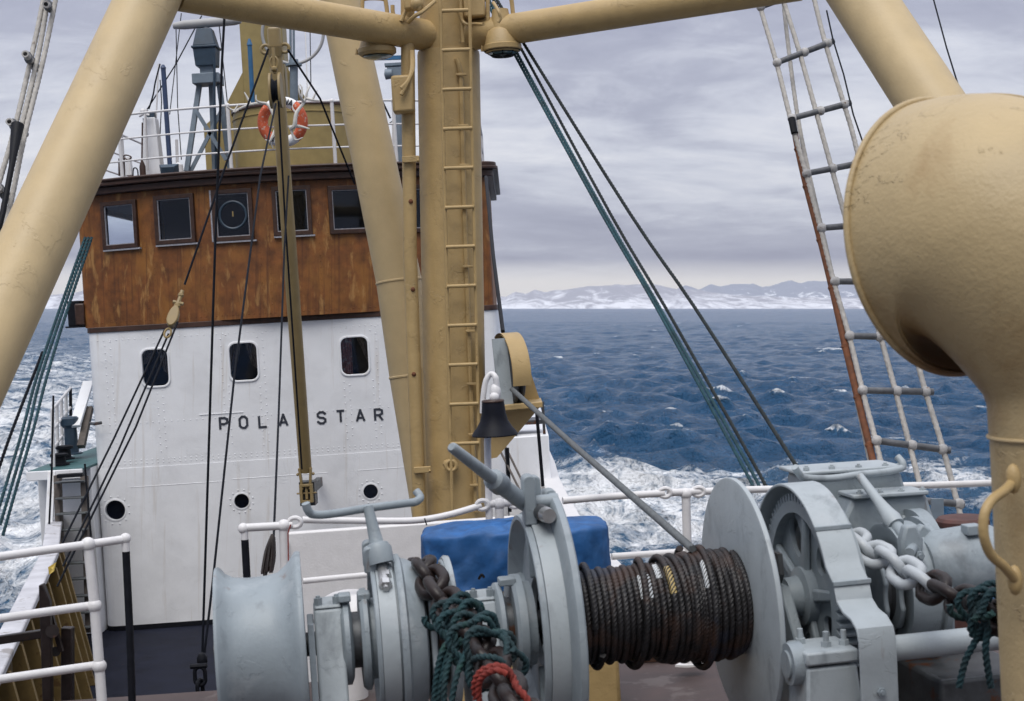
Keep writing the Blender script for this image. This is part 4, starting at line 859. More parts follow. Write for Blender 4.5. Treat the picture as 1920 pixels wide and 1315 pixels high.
# lamp fittings above the joint
def tangle(lst, r_, nm):
    b = B()
    for l_ in lst: tube(b, cr_path([P(x, y, Y) for x, y, Y in l_], 5), r_, 8)
    part(nm, b, M['tan_mast'], tm)
tangle([[(752, 40, 11.2), (762, 20, 11.2), (775, 14, 11.15), (786, 18, 11.1), (788, -10, 11.1)], [(766, 42, 11.2), (778, 30, 11.1), (792, 22, 11.1), (815, 3, 11.2)], [(736, 10, 11.3), (737, 25, 11.3), (744, 38, 11.3)]], .016, 'cable')
b = B(); box(b, P(772, 5, 11.2), .06, .06, .06); part('junction_box', b, M['tan_mast'], tm, bev=.015)
b = B(); ball(b, P(782, 8, 11.12), .055, 10); part('cable_gland', b, M['tan_mast'], tm)
b = B(); box(b, P(890, 15, 11.4), .085, .09, .085); part('junction_box', b, M['tan_mast'], tm, bev=.015)
tangle([[(858, 20, 11.3), (866, 38, 11.32), (876, 46, 11.3), (890, 45, 11.3), (906, 46, 11.2)], [(925, 5, 11.1), (934, 20, 11.0), (938, 34, 11.0), (934, 42, 11.0)]], .013, 'cable')
# sheave bracket on the right of the mast
br = S(.0, 0, 0)
c = P(972, 760, 11.4)
b = B(); bar(b, P(912, 764, 11.4), P(1016, 755, 11.4), .50, .045); part('bracket_shelf', b, M['tan_mast'], tm, bev=.006)
b = B(); V = [P(912, 770, 11.35), P(1012, 764, 11.35), P(932, 858, 11.35), P(912, 862, 11.35)]; V2 = [v + YS * .03 for v in V]; b.add(V + V2, [(0, 1, 2, 3), (7, 6, 5, 4)] + [(i, (i + 1) % 4, 4 + (i + 1) % 4, 4 + i) for i in range(4)]); part('gusset', b, M['tan_mast'], tm)
b = B(); V = [P(962, 634, 11.55), P(973, 634, 11.55), P(1013, 752, 11.55), P(930, 760, 11.55), P(940, 690, 11.55)]; V2 = [v + YS * .03 for v in V]; b.add(V + V2, [(0, 1, 2, 3, 4), (9, 8, 7, 6, 5)] + [(i, (i + 1) % 5, 5 + (i + 1) % 5, 5 + i) for i in range(5)]); part('cheek_plate', b, M['tan_mast'], tm)
b = B(); gax = unit(XS * .96 + YS * .28); gc = P(957, 702, 11.42); e1 = unit(np.cross(gax, ZS))
lathe(b, [(-.075, .335), (.075, .335), (.075, .322), (-.075, .322)], gc, gax, 30, -118, 14, e1=unit(-YS - gax * (-YS @ gax))); part('sheave_guard', b, M['tan_mast'], tm, bev=.004)
b = B(); lathe(b, [(-.07, 1e-4), (-.07, .06), (-.05, .06), (-.05, .26), (-.035, .29), (-.018, .29), (0, .26), (.018, .29), (.035, .29), (.05, .26), (.05, .06), (.07, .06), (.07, 1e-4)], gc, gax, 40); part('sheave', b, M['greydark'], tm)
b = B(); bar(b, P(936, 635, 11.25), P(949, 762, 11.2), .012, .12, up=gax); part('cheek_plate', b, M['grey_lt'], tm)

# lamps under the two beams
def beam_lamp(px, py, Y, label, guard):
    k = thing('deck_lamp', label, 'deck lamp', P(px, py + 20, Y), 'deck lamps hung from the mast beams'); c = P(px, py, Y); s = Y / FPX
    b = B(); lathe(b, [(-.02, 1e-4), (-.02, 30 * s), (0, 36 * s), (8 * s, 36 * s), (10 * s, 33 * s), (34 * s, 27 * s), (40 * s, 20 * s), (75 * s, 15 * s), (78 * s, 1e-4)], c + ZS * (-2 * s), ZS, 32); part('lamp_shade', b, M['tan_mast'], k)
    b = B(); lathe(b, [(-.012, 28 * s), (-.025, 20 * s), (-.032, 1e-4)], c - ZS * (3 * s) - ZS * .012, ZS, 24); part('lamp_lens', b, M['lampglass'], k)
    b = B(); tube(b, cr_path([c + (-24 * s) * XS + ZS * (45 * s), c + (-22 * s) * XS + ZS * (92 * s), c + (-16 * s) * XS + ZS * (100 * s), c + (16 * s) * XS + ZS * (98 * s), c + (22 * s) * XS + ZS * (90 * s), c + (24 * s) * XS + ZS * (45 * s)], 5), .017, 8); tube(b, [c + (-24 * s) * XS + ZS * (50 * s), c + (24 * s) * XS + ZS * (50 * s)], .012, 8); part('hanger', b, M['tan_mast'], k)
    for a in ((40, 4),):
        b = B(); tube(b, [c - XS * 34 * s, c - XS * 37 * s + ZS * .03, c - XS * 38 * s - ZS * .01], .014, 6); part('clip', b, M['tan_mast'], k)
    if guard:
        b = B()
        for a in np.arange(8) * math.pi / 4:
            d = math.cos(a) * XS + math.sin(a) * YS; tube(b, [c + d * 33 * s - ZS * 3 * s, c + d * 20 * s - ZS * 13 * s, c - ZS * 14 * s], .005, 6)
        for r_, z_ in ((33, 4), (20, 13)): tube(b, [c + r_ * s * (math.cos(a) * XS + math.sin(a) * YS) - ZS * z_ * s for a in np.linspace(0, 6.283, 25)[:-1]], .005, 6, closed=True)
        part('wire_guard', b, M['black'], k)
beam_lamp(707, 98, 11.35, 'round deck lamp hung from the left beam beside the pale leg', False)
beam_lamp(942, 92, 11.35, 'round deck lamp with wire guard hung from the right beam', True)
# ------------------------------------------------------------------ derrick boom stowed against the deckhouse
bo = thing('derrick_boom', 'slim tan derrick boom stowed upright in front of the deckhouse', 'derrick boom', P(575, 945, 18.6))
bt_, bb_ = P(513, 52, 16.9), P(573, 884, 18.5)
def boom_at(y): f_ = (y - 52) / 832; return bt_ + (bb_ - bt_) * f_
b = B(); tube(b, [bt_, boom_at(55), boom_at(450), bb_], [.068, .080, .088, .082], 24); part('boom_pole', b, M['tan_old'], bo)
b = B(); tube(b, [boom_at(82), boom_at(100)], [.088, .088], 24); part('head_band', b, M['tan_old'], bo)
for sx in (-1, 1):
    b = B(); c = boom_at(88) + XS * sx * .115; tube(b, [c + .05 * (math.cos(a) * XS + math.sin(a) * ZS) for a in np.linspace(0, 6.283, 17)[:-1]], .02, 8, closed=True); part('head_eye', b, M['tan_old'], bo)
b = B(); c = P(573, 895, 18.45)
for sx in (-1, 1): bar(b, c + sx * XS * .075 + ZS * .12, c + sx * XS * .05 - ZS * .16, .03, .08, up=YS); hexbolt(b, c + sx * XS * .09 + ZS * .04, XS * sx, .022, .02)
part('heel_fork', b, M['tan_old'], bo, bev=.004)
b = B(); c = P(575, 925, 18.45); ring_prism(b, [(-.085, -.12), (.085, -.12), (.085, .12), (-.085, .12)], [(-.05, -.09), (.05, -.09), (.05, .09), (-.05, .09)], c, XS, ZS, YS, -.05, .03); tube(b, [c - XS * .13, c + XS * .13], .012, 8); bar(b, c - ZS * .08, c + ZS * .09, .035, .04, up=YS); part('heel_bracket', b, M['tan_old'], bo, bev=.004)
b = B(); prism(b, [(-.10, -.17), (.10, -.17), (.10, .14), (-.10, .14)], c, XS, ZS, YS, .035, .28); bar(b, c + YS * .28, c + YS * 1.25, .08, .12); part('heel_plate', b, M['greydark'], bo)
def shell_block(px, py, Y, h, w, th, label, name='rope_block', ax=ZS):
    k = thing(name, label, 'rope block', P(px, py, Y), 'rope blocks of the derrick rigging'); c = P(px, py, Y); ax = unit(ax); ex = unit(np.cross(YS, ax)); ey = np.cross(ax, ex)
    return k, c, ex, ey, ax
k, c, ex, ey, ax = shell_block(517, 170, 16.75, .4, .1, .1, 'tan wooden block hanging on the front of the boom')
for s in (-1, 1):
    b = B(); prism(b, [(w_ * .13 + s * 0, h_ * .21) for w_, h_ in ((math.cos(a), math.sin(a)) for a in np.linspace(0, 6.283, 25)[:-1])], c + ex * s * .055, ey, ax, ex, -.016, .016); part('cheek', b, M['tan_old'], k, bev=.006)
b = B(); lathe(b, [(-.036, 1e-4), (-.036, .14), (0, .11), (.036, .14), (.036, 1e-4)], c, ex, 24); part('sheave', b, M['black'], k)
b = B(); tube(b, [c + ax * .2, c + ax * .50], .022, 8); ball(b, c + ax * .25, .05, 10, (1.1, .8, .8)); tube(b, [c + ax * .32 + .045 * (math.cos(a) * ex + 1.7 * math.sin(a) * ax) for a in np.linspace(0, 6.283, 17)[:-1]], .015, 6, closed=True); part('hook', b, M['tan_old'], k)
tdir = unit(P(345, 535, 16.3) - P(312, 630, 16.0))
k, c, ex, ey, ax = shell_block(324, 597, 16.0, .3, .1, .1, 'tan tackle block in front of the brown wheelhouse side', ax=tdir)
b = B(); prism(b, [(math.cos(a) * .062, math.sin(a) * (.11 if math.sin(a) < 0 else .15)) for a in np.linspace(0, 6.283, 25)[:-1]], c, ex, ax, ey, -.045, .045); part('cheek', b, M['tan_old'], k, bev=.012)
b = B(); tube(b, [c + ax * .12, c + ax * .36], .022, 8); tube(b, [c + ax * .2 - ex * .06, c + ax * .2 + ex * .06], .02, 8); ball(b, c + ax * .30, .035, 8); ball(b, c + ax * .16, .04, 8); part('shackle', b, M['tan_old'], k)
b = B(); tube(b, [c - ax * .19 + .035 * (math.cos(a) * ex + 1.6 * math.sin(a) * ax) for a in np.linspace(0, 6.283, 17)[:-1]], .013, 6, closed=True); part('becket', b, M['tan_old'], k)

# ------------------------------------------------------------------ ropes and wires
GR = {}
def line(name, pts, r, m_, label, group, lobes=0, k=1, n=8, pitch=None):
    b = B(); w = [P(*a) for a in pts]
    if k > 1: w = cr_path(w, k)
    if lobes: rope(b, w, r, pitch=pitch, lobes=lobes, n=12)
    else: tube(b, w, r, n)
    return solo(name, b, m_, label, 'wire' if 'wire' in name else 'rope', group)
g1 = 'derrick guys and falls'
line('guy_wire', [(503, 92, 16.8), (425, 305, 16.5), (346, 534, 16.2)], .013, M['line'], 'dark guy wire from the boom head down to the tackle block', g1)
line('guy_wire', [(540, 94, 16.8), (600, 185, 17.8), (665, 345, 19.3)], .013, M['line'], 'dark guy wire from the boom head towards the pale mast leg', g1)
line('tackle_rope', [(309, 618, 16.0), (210, 830, 15.3), (112, 1028, 14.6)], .0112, M['line'], 'leftmost fall of the tackle in front of the white wall', g1)
line('tackle_rope', [(316, 626, 15.95), (222, 845, 15.25), (118, 1062, 14.55)], .0112, M['line'], 'middle fall of the tackle in front of the white wall', g1)
line('tackle_rope', [(333, 604, 15.95), (255, 800, 15.25), (107, 1100, 14.5)], .0112, M['line'], 'rightmost fall of the tackle in front of the white wall', g1)
line('hoist_wire', [(424, -30, 12.4), (416, 120, 12.4), (403, 470, 12.4), (379, 1236, 12.4)], .0112, M['line'], 'upright dark wire crossing the third wheelhouse window', g1)
line('hoist_wire', [(517, 195, 16.6), (488, 330, 15.4), (440, 700, 13.8), (399, 1090, 12.6), (382, 1236, 12.4)], .0112, M['line'], 'slanted dark wire from the boom block past the letter O', g1)
line('hoist_wire', [(522, 190, 16.6), (535, 420, 17.0), (566, 880, 18.25)], .0115, M['line'], 'dark wire running down the face of the boom', g1)
line('hoist_wire', [(541, 330, 17.0), (533, 470, 16.6), (522, 790, 14.5), (513, 1010, 12.9)], .0112, M['line'], 'upright dark wire left of the boom and right of letter A', g1)
line('stay_wire', [(911, 332, 14.5), (925, 480, 13.0), (943, 622, 11.6)], .017, M['black'], 'thick black stay running down to the sheave bracket', 'stays beside the mast')
line('stay_wire', [(1006, 772, 15), (1012, 840, 15), (1018, 912, 15)], .018, M['black'], 'short black line along the edge of the white side wing', 'stays beside the mast')
line('stay_wire', [(951, 840, 15), (954, 905, 15), (956, 960, 15)], .02, M['black'], 'short upright black line before the white side wing', 'stays beside the mast')
line('stay_wire', [(944, 830, 15.3), (990, 925, 14.6)], .012, M['plank'], 'upper thin brown line crossing the white side wing', 'stays beside the mast')
line('stay_wire', [(930, 830, 15.3), (980, 930, 14.6)], .012, M['plank'], 'lower thin brown line crossing the white side wing', 'stays beside the mast')
line('aerial_wire', [(340, 25, 24), (318, 215, 24)], .008, M['line'], 'thin aerial wire behind the dark blue pole', 'aerial wires over the wheelhouse')
line('aerial_wire', [(378, 30, 22.5), (330, 120, 22), (276, 205, 21.5)], .010, M['line'], 'slanted aerial wire from the radar to the equipment stand', 'aerial wires over the wheelhouse')
line('aerial_wire', [(330, 55, 23), (333, 200, 23), (340, 300, 23)], .008, M['line'], 'thin upright aerial wire between the blue pole and the radar', 'aerial wires over the wheelhouse')
line('aerial_wire', [(409, 30, 24), (426, 190, 23)], .009, M['line'], 'thin aerial wire right of the radar scanner', 'aerial wires over the wheelhouse')
line('aerial_wire', [(581, 40, 24), (583, 160, 23)], .008, M['line'], 'thin aerial wire right of the ring antenna', 'aerial wires over the wheelhouse')
line('aerial_wire', [(572, 40, 24), (577, 190, 23)], .010, M['white_rail'], 'thin white whip right of the ring antenna', 'aerial wires over the wheelhouse')
g2 = 'rigging lines right of the mast'
for pts, r_, m_, lb_ in (([(890, -40, 11.8), (966, 104, 11.5), (1128, 400, 10.7), (1231, 577, 10.2), (1383, 856, 9.45), (1412, 912, 9.3)], .0108, 'teal', 'teal line, lowest of the bundle right of the mast'),
        ([(896, -40, 11.8), (970, 100, 11.5), (1134, 400, 10.7), (1237, 577, 10.2), (1394, 856, 9.4), (1424, 912, 9.25)], .0108, 'teal', 'teal line, second of the bundle right of the mast'),
        ([(908, -30, 11.75), (982, 100, 11.5), (1144, 400, 10.7), (1248, 577, 10.15), (1406, 856, 9.35), (1436, 912, 9.2)], .0108, 'oldline', 'dark line, third of the bundle right of the mast'),
        ([(932, 0, 11.7), (986, 88, 11.4), (1181, 400, 10.6), (1303, 577, 10.0), (1482, 856, 8.9), (1494, 876, 8.8)], .0118, 'oldline', 'dark line spread highest, ending at the crank handle')):
    line('rigging_line', pts, r_, M[m_], lb_, g2, lobes=3, pitch=.09, k=4)
g3 = 'rigging lines left of the deckhouse'
for pts, m_, lb_ in (([(160, 445, 10.4), (108, 591, 10.2), (67, 713, 10.0), (43, 804, 9.85), (14, 900, 9.7), (-12, 985, 9.6)], 'teal', 'teal line, leftmost of three behind the left mast leg'),
        ([(166, 445, 10.4), (115, 591, 10.2), (75, 713, 10.0), (53, 804, 9.85), (25, 900, 9.7), (0, 985, 9.6)], 'teal', 'teal line, middle one of three behind the left mast leg'),
        ([(172, 445, 10.4), (123, 591, 10.2), (86, 713, 10.0), (63, 804, 9.85), (35, 900, 9.7), (5, 1005, 9.6)], 'teal', 'teal line, rightmost of three behind the left mast leg'),
        ([(80, 660, 10.2), (24, 804, 9.9), (0, 872, 9.8), (-20, 930, 9.7)], 'line', 'dark line farthest left of the bundle behind the mast leg')):
    line('rigging_line', pts, .0102, M[m_], lb_, g3, lobes=3, pitch=.085, k=4)
line('backstay_wire', [(1748, -10, 14), (1775, 90, 13.5), (1806, 190, 13)], .008, M['line'], 'single thin wire above the right mast leg', 'thin wires at the right')
line('backstay_wire', [(1550, 20, 12), (1562, 75, 11.9), (1582, 140, 11.7), (1600, 215, 11.4), (1612, 250, 11.3), (1640, 330, 11)], .007, M['line'], 'thin slack wire between the shroud and the right mast leg', 'thin wires at the right')

# ------------------------------------------------------------------ shrouds with pipe rungs
def YR(y): return 12.3 - 2.6 * (y / 960)
sh = thing('shroud_ladder', 'shroud ladder of pale ropes and pipe rungs right of the mast', 'shroud ladder', P(1720, 990, 9.6))
for pts in ([(1413, -40), (1425, 12), (1456, 118), (1482, 222), (1511, 325), (1538, 427), (1563, 528), (1592, 630), (1617, 732), (1642, 827), (1660, 905)],
            [(1456, -40), (1470, 5), (1499, 98), (1530, 209), (1560, 318), (1590, 425), (1622, 528), (1651, 631), (1679, 733), (1706, 836), (1732, 938), (1742, 985)],
            [(1517, -40), (1527, 0), (1548, 83), (1583, 197), (1602, 262), (1640, 420), (1680, 540), (1715, 660), (1735, 733), (1768, 840), (1795, 943), (1806, 985)]):
    b = B(); rope(b, cr_path([P(x, y, YR(y)) for x, y in pts], 3), .0185, pitch=.10, lobes=3, step=.02); part('shroud', b, M['shroud'], sh)
for (xa, ya, xb, yb) in ((1424, 14, 1512, -18), (1454, 119, 1563, 77), (1482, 223, 1595, 193), (1510, 326, 1614, 306), (1538, 428, 1640, 420), (1563, 528, 1672, 528), (1590, 630, 1710, 633), (1614, 732, 1750, 735), (1640, 826, 1782, 845), (1720, 938, 1808, 946)):
    b = B(); p, q = P(xa, ya, YR(ya) - .02), P(xb, yb, YR(yb) - .02); hose(b, q, p, .026, .024, 16); rg = part('rung', b, M['rung'], sh)
    for f_ in (.03, .5, .90):
        if ya == 938 and f_ == .5: continue
        b = B(); c = p + (q - p) * f_; tube(b, [c - (q - p) * .035, c + (q - p) * .035], .034, 12); ball(b, c, .040, 10); part('seizing', b, M['fit'], rg)
back = [(1465, -40), (1475, 60), (1495, 215), (1520, 340), (1548, 460), (1575, 590), (1600, 720), (1630, 860), (1636, 900)]
b = B(); rope(b, cr_path([P(x, y, YR(y) + .25) for x, y in back], 3), .0165, pitch=.10, step=.02); solo('back_shroud', b, M['shroud'], 'single pale shroud rope just behind the right rope ladder', 'shroud')
b = B(); pts = [(1487, 228), (1496, 280), (1512, 350), (1538, 450), (1560, 540), (1585, 650), (1608, 745), (1630, 835), (1640, 880)]
q = [P(x, y, YR(y) + .03) for x, y in pts]; tube(b, cr_path(q, 4), .026, 10)
for c in q[1:-1]: ball(b, c, .033, 8)
solo('rusty_rod', b, M['rusty'], 'long rusty chafing rod along the front of the right shroud', 'rod')
b = B(); tube(b, [P(1484, 222, 11.65), P(1490, 250, 11.6)], .03, 8); solo('tape_wrap', b, M['black'], 'black wrapping at the head of the rusty rod', 'wrapping')
sh2 = thing('shroud_ladder', 'shroud ladder seen edge on at the far left', 'shroud ladder', P(0, 480, 10.6))
YL = lambda y: 11.6 - 1.2 * (y / 480)
for pts in ([(88, -60), (80, 5), (58, 110), (25, 250), (-4, 350), (-30, 440)], [(98, -60), (89, 5), (68, 120), (34, 262), (8, 380), (-14, 480)], [(112, -60), (103, 5), (78, 125), (47, 250), (22, 372), (-8, 500)]):
    b = B(); rope(b, cr_path([P(x, y, YL(y)) for x, y in pts], 4), .0185, pitch=.1, step=.02); part('shroud', b, M['shroud'], sh2)
for (xa, ya, xb, yb) in ((86, 8, 98, 16), (47, 101, 70, 130), (17, 228, 48, 252), (-4, 352, 16, 372)):
    b = B(); p, q = P(xa, ya, YL(ya) - .25), P(xb, yb, YL(yb) + .25); hose(b, p, q, .028, .026, 16); rg = part('rung', b, M['fit'], sh2)
    for f_ in (.25, .5, .8):
        b = B(); ball(b, p + (q - p) * f_, .042, 10, (.8, .8, 1.2)); part('seizing', b, M['rung'], rg)
b = B(); tube(b, [P(33, 235, 10.8), P(22, 310, 10.6), P(5, 400, 10.4), (P(-12, 470, 10.3))], [.05, .022, .022, .022], 10); solo('dark_rod', b, M['black'], 'dark rod lashed along the far left shroud', 'rod')

# ------------------------------------------------------------------ rails of the raised deck
def rail_tube(b, pts, r=.024, k=6): tube(b, cr_path([P(*a) for a in pts], k), r, 14)
def knob(b, px, py, Y, r=.037): ball(b, P(px, py, Y), r, 16)
lr = thing('deck_railing', 'white three bar railing at the lower left corner', 'railing', P(190, 1380, 7.6))
Yl = lambda x: 7.25 + .0016 * (x - 0)
for pts in ([(-120, 1066, Yl(-120)), (0, 1044, Yl(0)), (166, 1021, Yl(166)), (235, 1011, Yl(235))], [(-120, 1180, Yl(-120)), (0, 1160, Yl(0)), (177, 1135, Yl(177))], [(-120, 1292, Yl(-120)), (0, 1274, Yl(0)), (185, 1247, Yl(185))]):
    b = B(); rail_tube(b, pts, .0225); part('rail_bar', b, M['white_rail'], lr)
b = B(); tube(b, [P(165, 1021, Yl(166)), P(177, 1135, Yl(166)), P(186, 1249, Yl(166)), P(196, 1385, Yl(166))], .027, 16)
for (x, y) in ((165, 1021), (177, 1136), (186, 1249)): knob(b, x, y, Yl(166), .039)
part('rail_post', b, M['white_rail'], lr)
b = B(); knob(b, 235, 1010, Yl(235), .030); tube(b, [P(235, 1012, Yl(235)), P(236, 1034, Yl(235))], .022, 12); part('end_knob', b, M['white_rail'], lr)
b = B(); tube(b, [P(236, 1032, Yl(235)), P(243, 1180, Yl(235)), P(250, 1385, Yl(235))], .021, 12); part('black_stanchion', b, M['black'], lr)
ar = thing('deck_railing', 'white railing with ball joints running behind the windlass', 'railing', P(935, 1330, 8.2))
Ya = lambda x: 7.75 + .00075 * (x - 455)
def ra(pts, r=.0225): b = B(); rail_tube(b, [(x, y, Ya(x)) for x, y in pts], r); part('rail_bar', b, M['white_rail'], ar)
ra([(457, 990), (530, 986), (548, 984)]); ra([(567, 975), (620, 976), (700, 977), (780, 976), (840, 966), (902, 948)], .019); ra([(910, 946), (935, 944), (985, 941)]); ra([(1055, 939), (1150, 931), (1245, 925)], .021)
ra([(1252, 924), (1286, 923), (1312, 922)]); ra([(1312, 922), (1420, 918), (1500, 917)], .021); ra([(1600, 912), (1740, 910), (1900, 904)], .021)
ra([(568, 1090), (640, 1083), (705, 1077)], .017); ra([(1147, 1044), (1220, 1039), (1300, 1034), (1420, 1028)], .02); b = B(); bar(b, P(1147, 1080, 8.25), P(1330, 1050, 8.42), .05, .075); part('kick_plate', b, M['white'], ar, bev=.006)
ra([(1730, 1010), (1800, 1006), (1900, 1000)], .02)
for x, y, y2 in ((532, 986, 1330), (936, 945, 1300), (1286, 926, 1262), (1755, 1000, 1200)):
    b = B(); tube(b, [P(x, y, Ya(x)), P(x + 3 + (y2 - y) * .02, y2, Ya(x))], .026, 14); knob(b, x, y, Ya(x), .036); part('rail_post', b, M['white_rail'], ar)
for x, y, f_ in ((553, 980, 1), (905, 947, -1), (965, 943, 1), (1247, 924, -1), (1310, 922, 1)):
    b = B(); c = P(x, y, Ya(x) - .01); tube(b, [c + .026 * (1.3 * math.cos(a) * XS + math.sin(a) * ZS) for a in np.linspace(0, 6.283, 19)[:-1]], .013, 8, closed=True); part('hook_eye', b, M['white_rail'], ar)
b = B(); tube(b, [P(458, 992, 7.75), P(459, 1015, 7.75)], .02, 10); knob(b, 456, 991, 7.75, .030); part('end_knob', b, M['white_rail'], ar)
b = B(); tube(b, [P(459, 1012, 7.75), P(463, 1085, 7.75), P(480, 1350, 7.75)], .021, 12); part('black_stanchion', b, M['black'], ar)
for pts, m_, nm, lb_ in (([(545, 984, 7.78), (540, 1000, 7.78), (541, 1062, 7.7)], 'redrope', 'twine', 'thin reddish twine hanging from the railing end'), ([(796, 972, 7.95), (800, 985, 7.95)], 'line', 'lashing', 'small dark lashing under the sagging rail bar')):
    b = B(); tube(b, [P(*a) for a in pts], .004, 6); solo(nm, b, M[m_], lb_, 'twine')
b = B()
for dx, dy in ((0, 0), (-6, 4), (6, 2), (-3, 10)):
    tube(b, cr_path([P(511, 1003, 7.9), P(505 + dx, 1030 + dy, 7.85), P(500 + dx * 1.3, 1072 + dy, 7.8), P(508 + dx, 1045, 7.85), P(513, 1008, 7.9)], 5), .010, 8)
solo('coiled_rope_end', b, M['chain'], 'dark coil of rope end hanging beside the black stanchion', 'rope')
# dark hook and swivel hanging at the foot of the wires
hk = thing('hanging_hook', 'dark swivel hook and chain at the foot of the two wires', 'hook', P(375, 1340, 12.3))
b = B(); ball(b, P(379, 1238, 12.35), .06, 10, (.8, .8, 1.2)); part('swivel', b, M['black'], hk)
b = B(); tube(b, [P(357, 1250, 12.3), P(388, 1248, 12.3)], .024, 8); part('cross_pin', b, M['black'], hk)
for i, y in enumerate((1268, 1292, 1316, 1340)):
    b = B(); tube(b, link_pts(P(375, y, 12.3), ZS, XS if i % 2 == 0 else unit(XS * .3 + YS), .16, .09), .018, 8, closed=True); part('link', b, M['black'], hk)

# ------------------------------------------------------------------ bell
be = thing('ship_bell', 'black ship bell with white bracket in front of the mast', 'bell', P(918, 1300, 8.0))
b = B(); tube(b, [P(921, 756, 8.05), P(914, 830, 8.1), P(917, 960, 8.1), P(921, 1310, 8.1)], .020, 12); part('bell_post', b, M['white_rail'], be)
s = 8.0 / FPX; c = P(928, 817, 8.0)
b = B(); lathe(b, [(4 * s, 1e-4), (3 * s, 39 * s), (0, 42.5 * s), (2 * s, 43.5 * s), (8 * s, 40 * s), (16 * s, 33.5 * s), (28 * s, 26.5 * s), (42 * s, 22.8 * s), (60 * s, 21.3 * s), (65 * s, 20 * s), (66 * s, 1e-4)], c, ZS, 48); part('bell_body', b, M['bell'], be)
b = B(); lathe(b, [(63.5 * s, 21.6 * s), (65.5 * s, 21.6 * s), (67.5 * s, 20 * s), (68.5 * s, 1e-4)], c, ZS, 40); part('bell_shoulder', b, M['frame'], be)
b = B(); tube(b, cr_path([P(905, 775, 8.02), P(906, 745, 8.02), P(911, 715, 8.02), P(920, 702, 8.02), P(928, 706, 8.0), P(931, 722, 8.0), P(931, 745, 8.0)], 6), [.016] * 25 + [.018] * 12, 12); ball(b, P(929, 736, 8.0), .040, 12, (.8, .8, 1.3)); ball(b, P(927, 745, 7.98), .03, 10); part('bell_bracket', b, M['white_rail'], be)

# ------------------------------------------------------------------ covered machine, white locker, rusty frame
cv = thing('covered_reel', 'round machine under a blue tarpaulin on a tan foot', 'covered machine', P(970, 1330, 7.5))
w_ = 177 / FPX * 7.5; c = P(970, 1084, 7.5)
b = B(); n = 150; V = []; F = []
prof = [(-.02 + .27 * i / 12, 1.0 - .012 * i / 12) for i in range(13)] + [(.262, .984), (.272, .968), (.279, .94), (.284, .88), (.288, .78), (.292, .6), (.296, .4), (.299, .2), (.30, .01)]
def fold(x, y): return (vnoise(np.array([x]), np.array([y]), 31)[0] - .5)
for z_, r_ in prof:
    for j in range(n):
        a = 2 * math.pi * j / n; q = 4.2; ca, sa = math.cos(a), math.sin(a); rr_ = (abs(ca) ** q + abs(sa) ** q) ** (-1 / q); s_ = a * 4
        d = .055 * fold(s_ * 1.6 + z_ * 9 + 50, z_ * 7 + s_ * .5 + 9) + .035 * fold(s_ * 3.7 - z_ * 16 + 80, z_ * 12 + 3) + .018 * math.sin(9 * a + 3 * math.sin(2 * a)) * max(0, .12 - z_) / .12
        d *= 1.0 if r_ > .93 else r_ * .4; zz = .03 * fold(ca * 5 + 20, sa * 3 + r_ * 3 + 20) * (1 if r_ < .97 else .5) + (.03 * fold(s_ * 1.3 + 5, 2.5) if z_ < .02 else 0)
        V.append(c + XS * ca * rr_ * r_ * w_ * (1 + d * .35) + YS * sa * rr_ * r_ * (.23 + d * .5) + ZS * (z_ + zz))
for i in range(len(prof) - 1):
    for j in range(n): F.append((i * n + j, i * n + (j + 1) % n, (i + 1) * n + (j + 1) % n, (i + 1) * n + j))
F.append(tuple((len(prof) - 1) * n + j for j in range(n))); F.append(tuple(range(n))[::-1])
b.add(V, F); part('tarpaulin', b, M['blue'], cv, smooth=70)
b = B(); prism(b, [(-.36, -.22), (.50, -.22), (.50, .22), (-.36, .22)], c + ZS * -.02, XS, YS, ZS, -.74, -.002); part('machine_foot', b, M['tan_mast'], cv, bev=.02)
b = B(); tube(b, cr_path([P(898, 1085, 7.1), P(903, 1078, 7.05), P(907, 1082, 7.1)], 5), .007, 6); part('tie_loop', b, M['black'], cv)
lk = thing('steel_screen', 'white steel screen plate standing behind the sagging rail bar', 'screen', P(740, 1330, 9.0))
b = B(); ctr = P(735, 984, 9.0); prism(b, [(-.66, -.10), (.78, .05), (.78, .11), (-.66, -.04)], ctr, XS, YS, ZS, -2.0, -.0); part('screen_plate', b, M['white_rail'], lk, bev=.012)
b = B(); bar(b, ctr - XS * .66 - YS * .12 - ZS * .05, ctr - XS * .66 - YS * .12 - ZS * 1.9, .03, .05, up=YS); part('screen_stay', b, M['white_rail'], lk)
b = B(); ball(b, P(655, 1150, 8.0), .21, 24, (1.1, 1, .62)); tube(b, [P(655, 1160, 8.0), P(660, 1450, 8.0)], .10, 20); solo('mushroom_vent', b, M['white_rail'], 'white mushroom ventilator behind the first bearing post', 'ventilator')
fr_ = thing('iron_lever_stand', 'rusty brown iron lever stand with a pointed upright bar', 'lever stand', P(95, 1390, 8.4))
b = B(); V = [P(72, 1098, 8.4), P(80, 1096, 8.4), P(93, 1130, 8.4), P(98, 1400, 8.4), P(82, 1400, 8.4)]; V2 = [v + YS * .05 for v in V]; b.add(V + V2, [(0, 1, 2, 3, 4), (9, 8, 7, 6, 5)] + [(i, (i + 1) % 5, 5 + (i + 1) % 5, 5 + i) for i in range(5)]); part('pointed_bar', b, M['chain'], fr_, bev=.006)
b = B(); bar(b, P(-60, 1209, 8.5), P(108, 1184, 8.5), .05, .05); part('cross_bar', b, M['chain'], fr_, bev=.006)
b = B(); tube(b, [P(98, 1184, 8.4), P(98, 1184, 8.65)], .04, 14); tube(b, [P(104, 1222, 8.5), P(104, 1222, 8.7)], .03, 12); part('pivot', b, M['chain'], fr_)
b = B(); bar(b, P(127, 1176, 8.6), P(127, 1420, 8.6), .068, .06, up=YS); part('square_post', b, M['chain'], fr_, bev=.006)
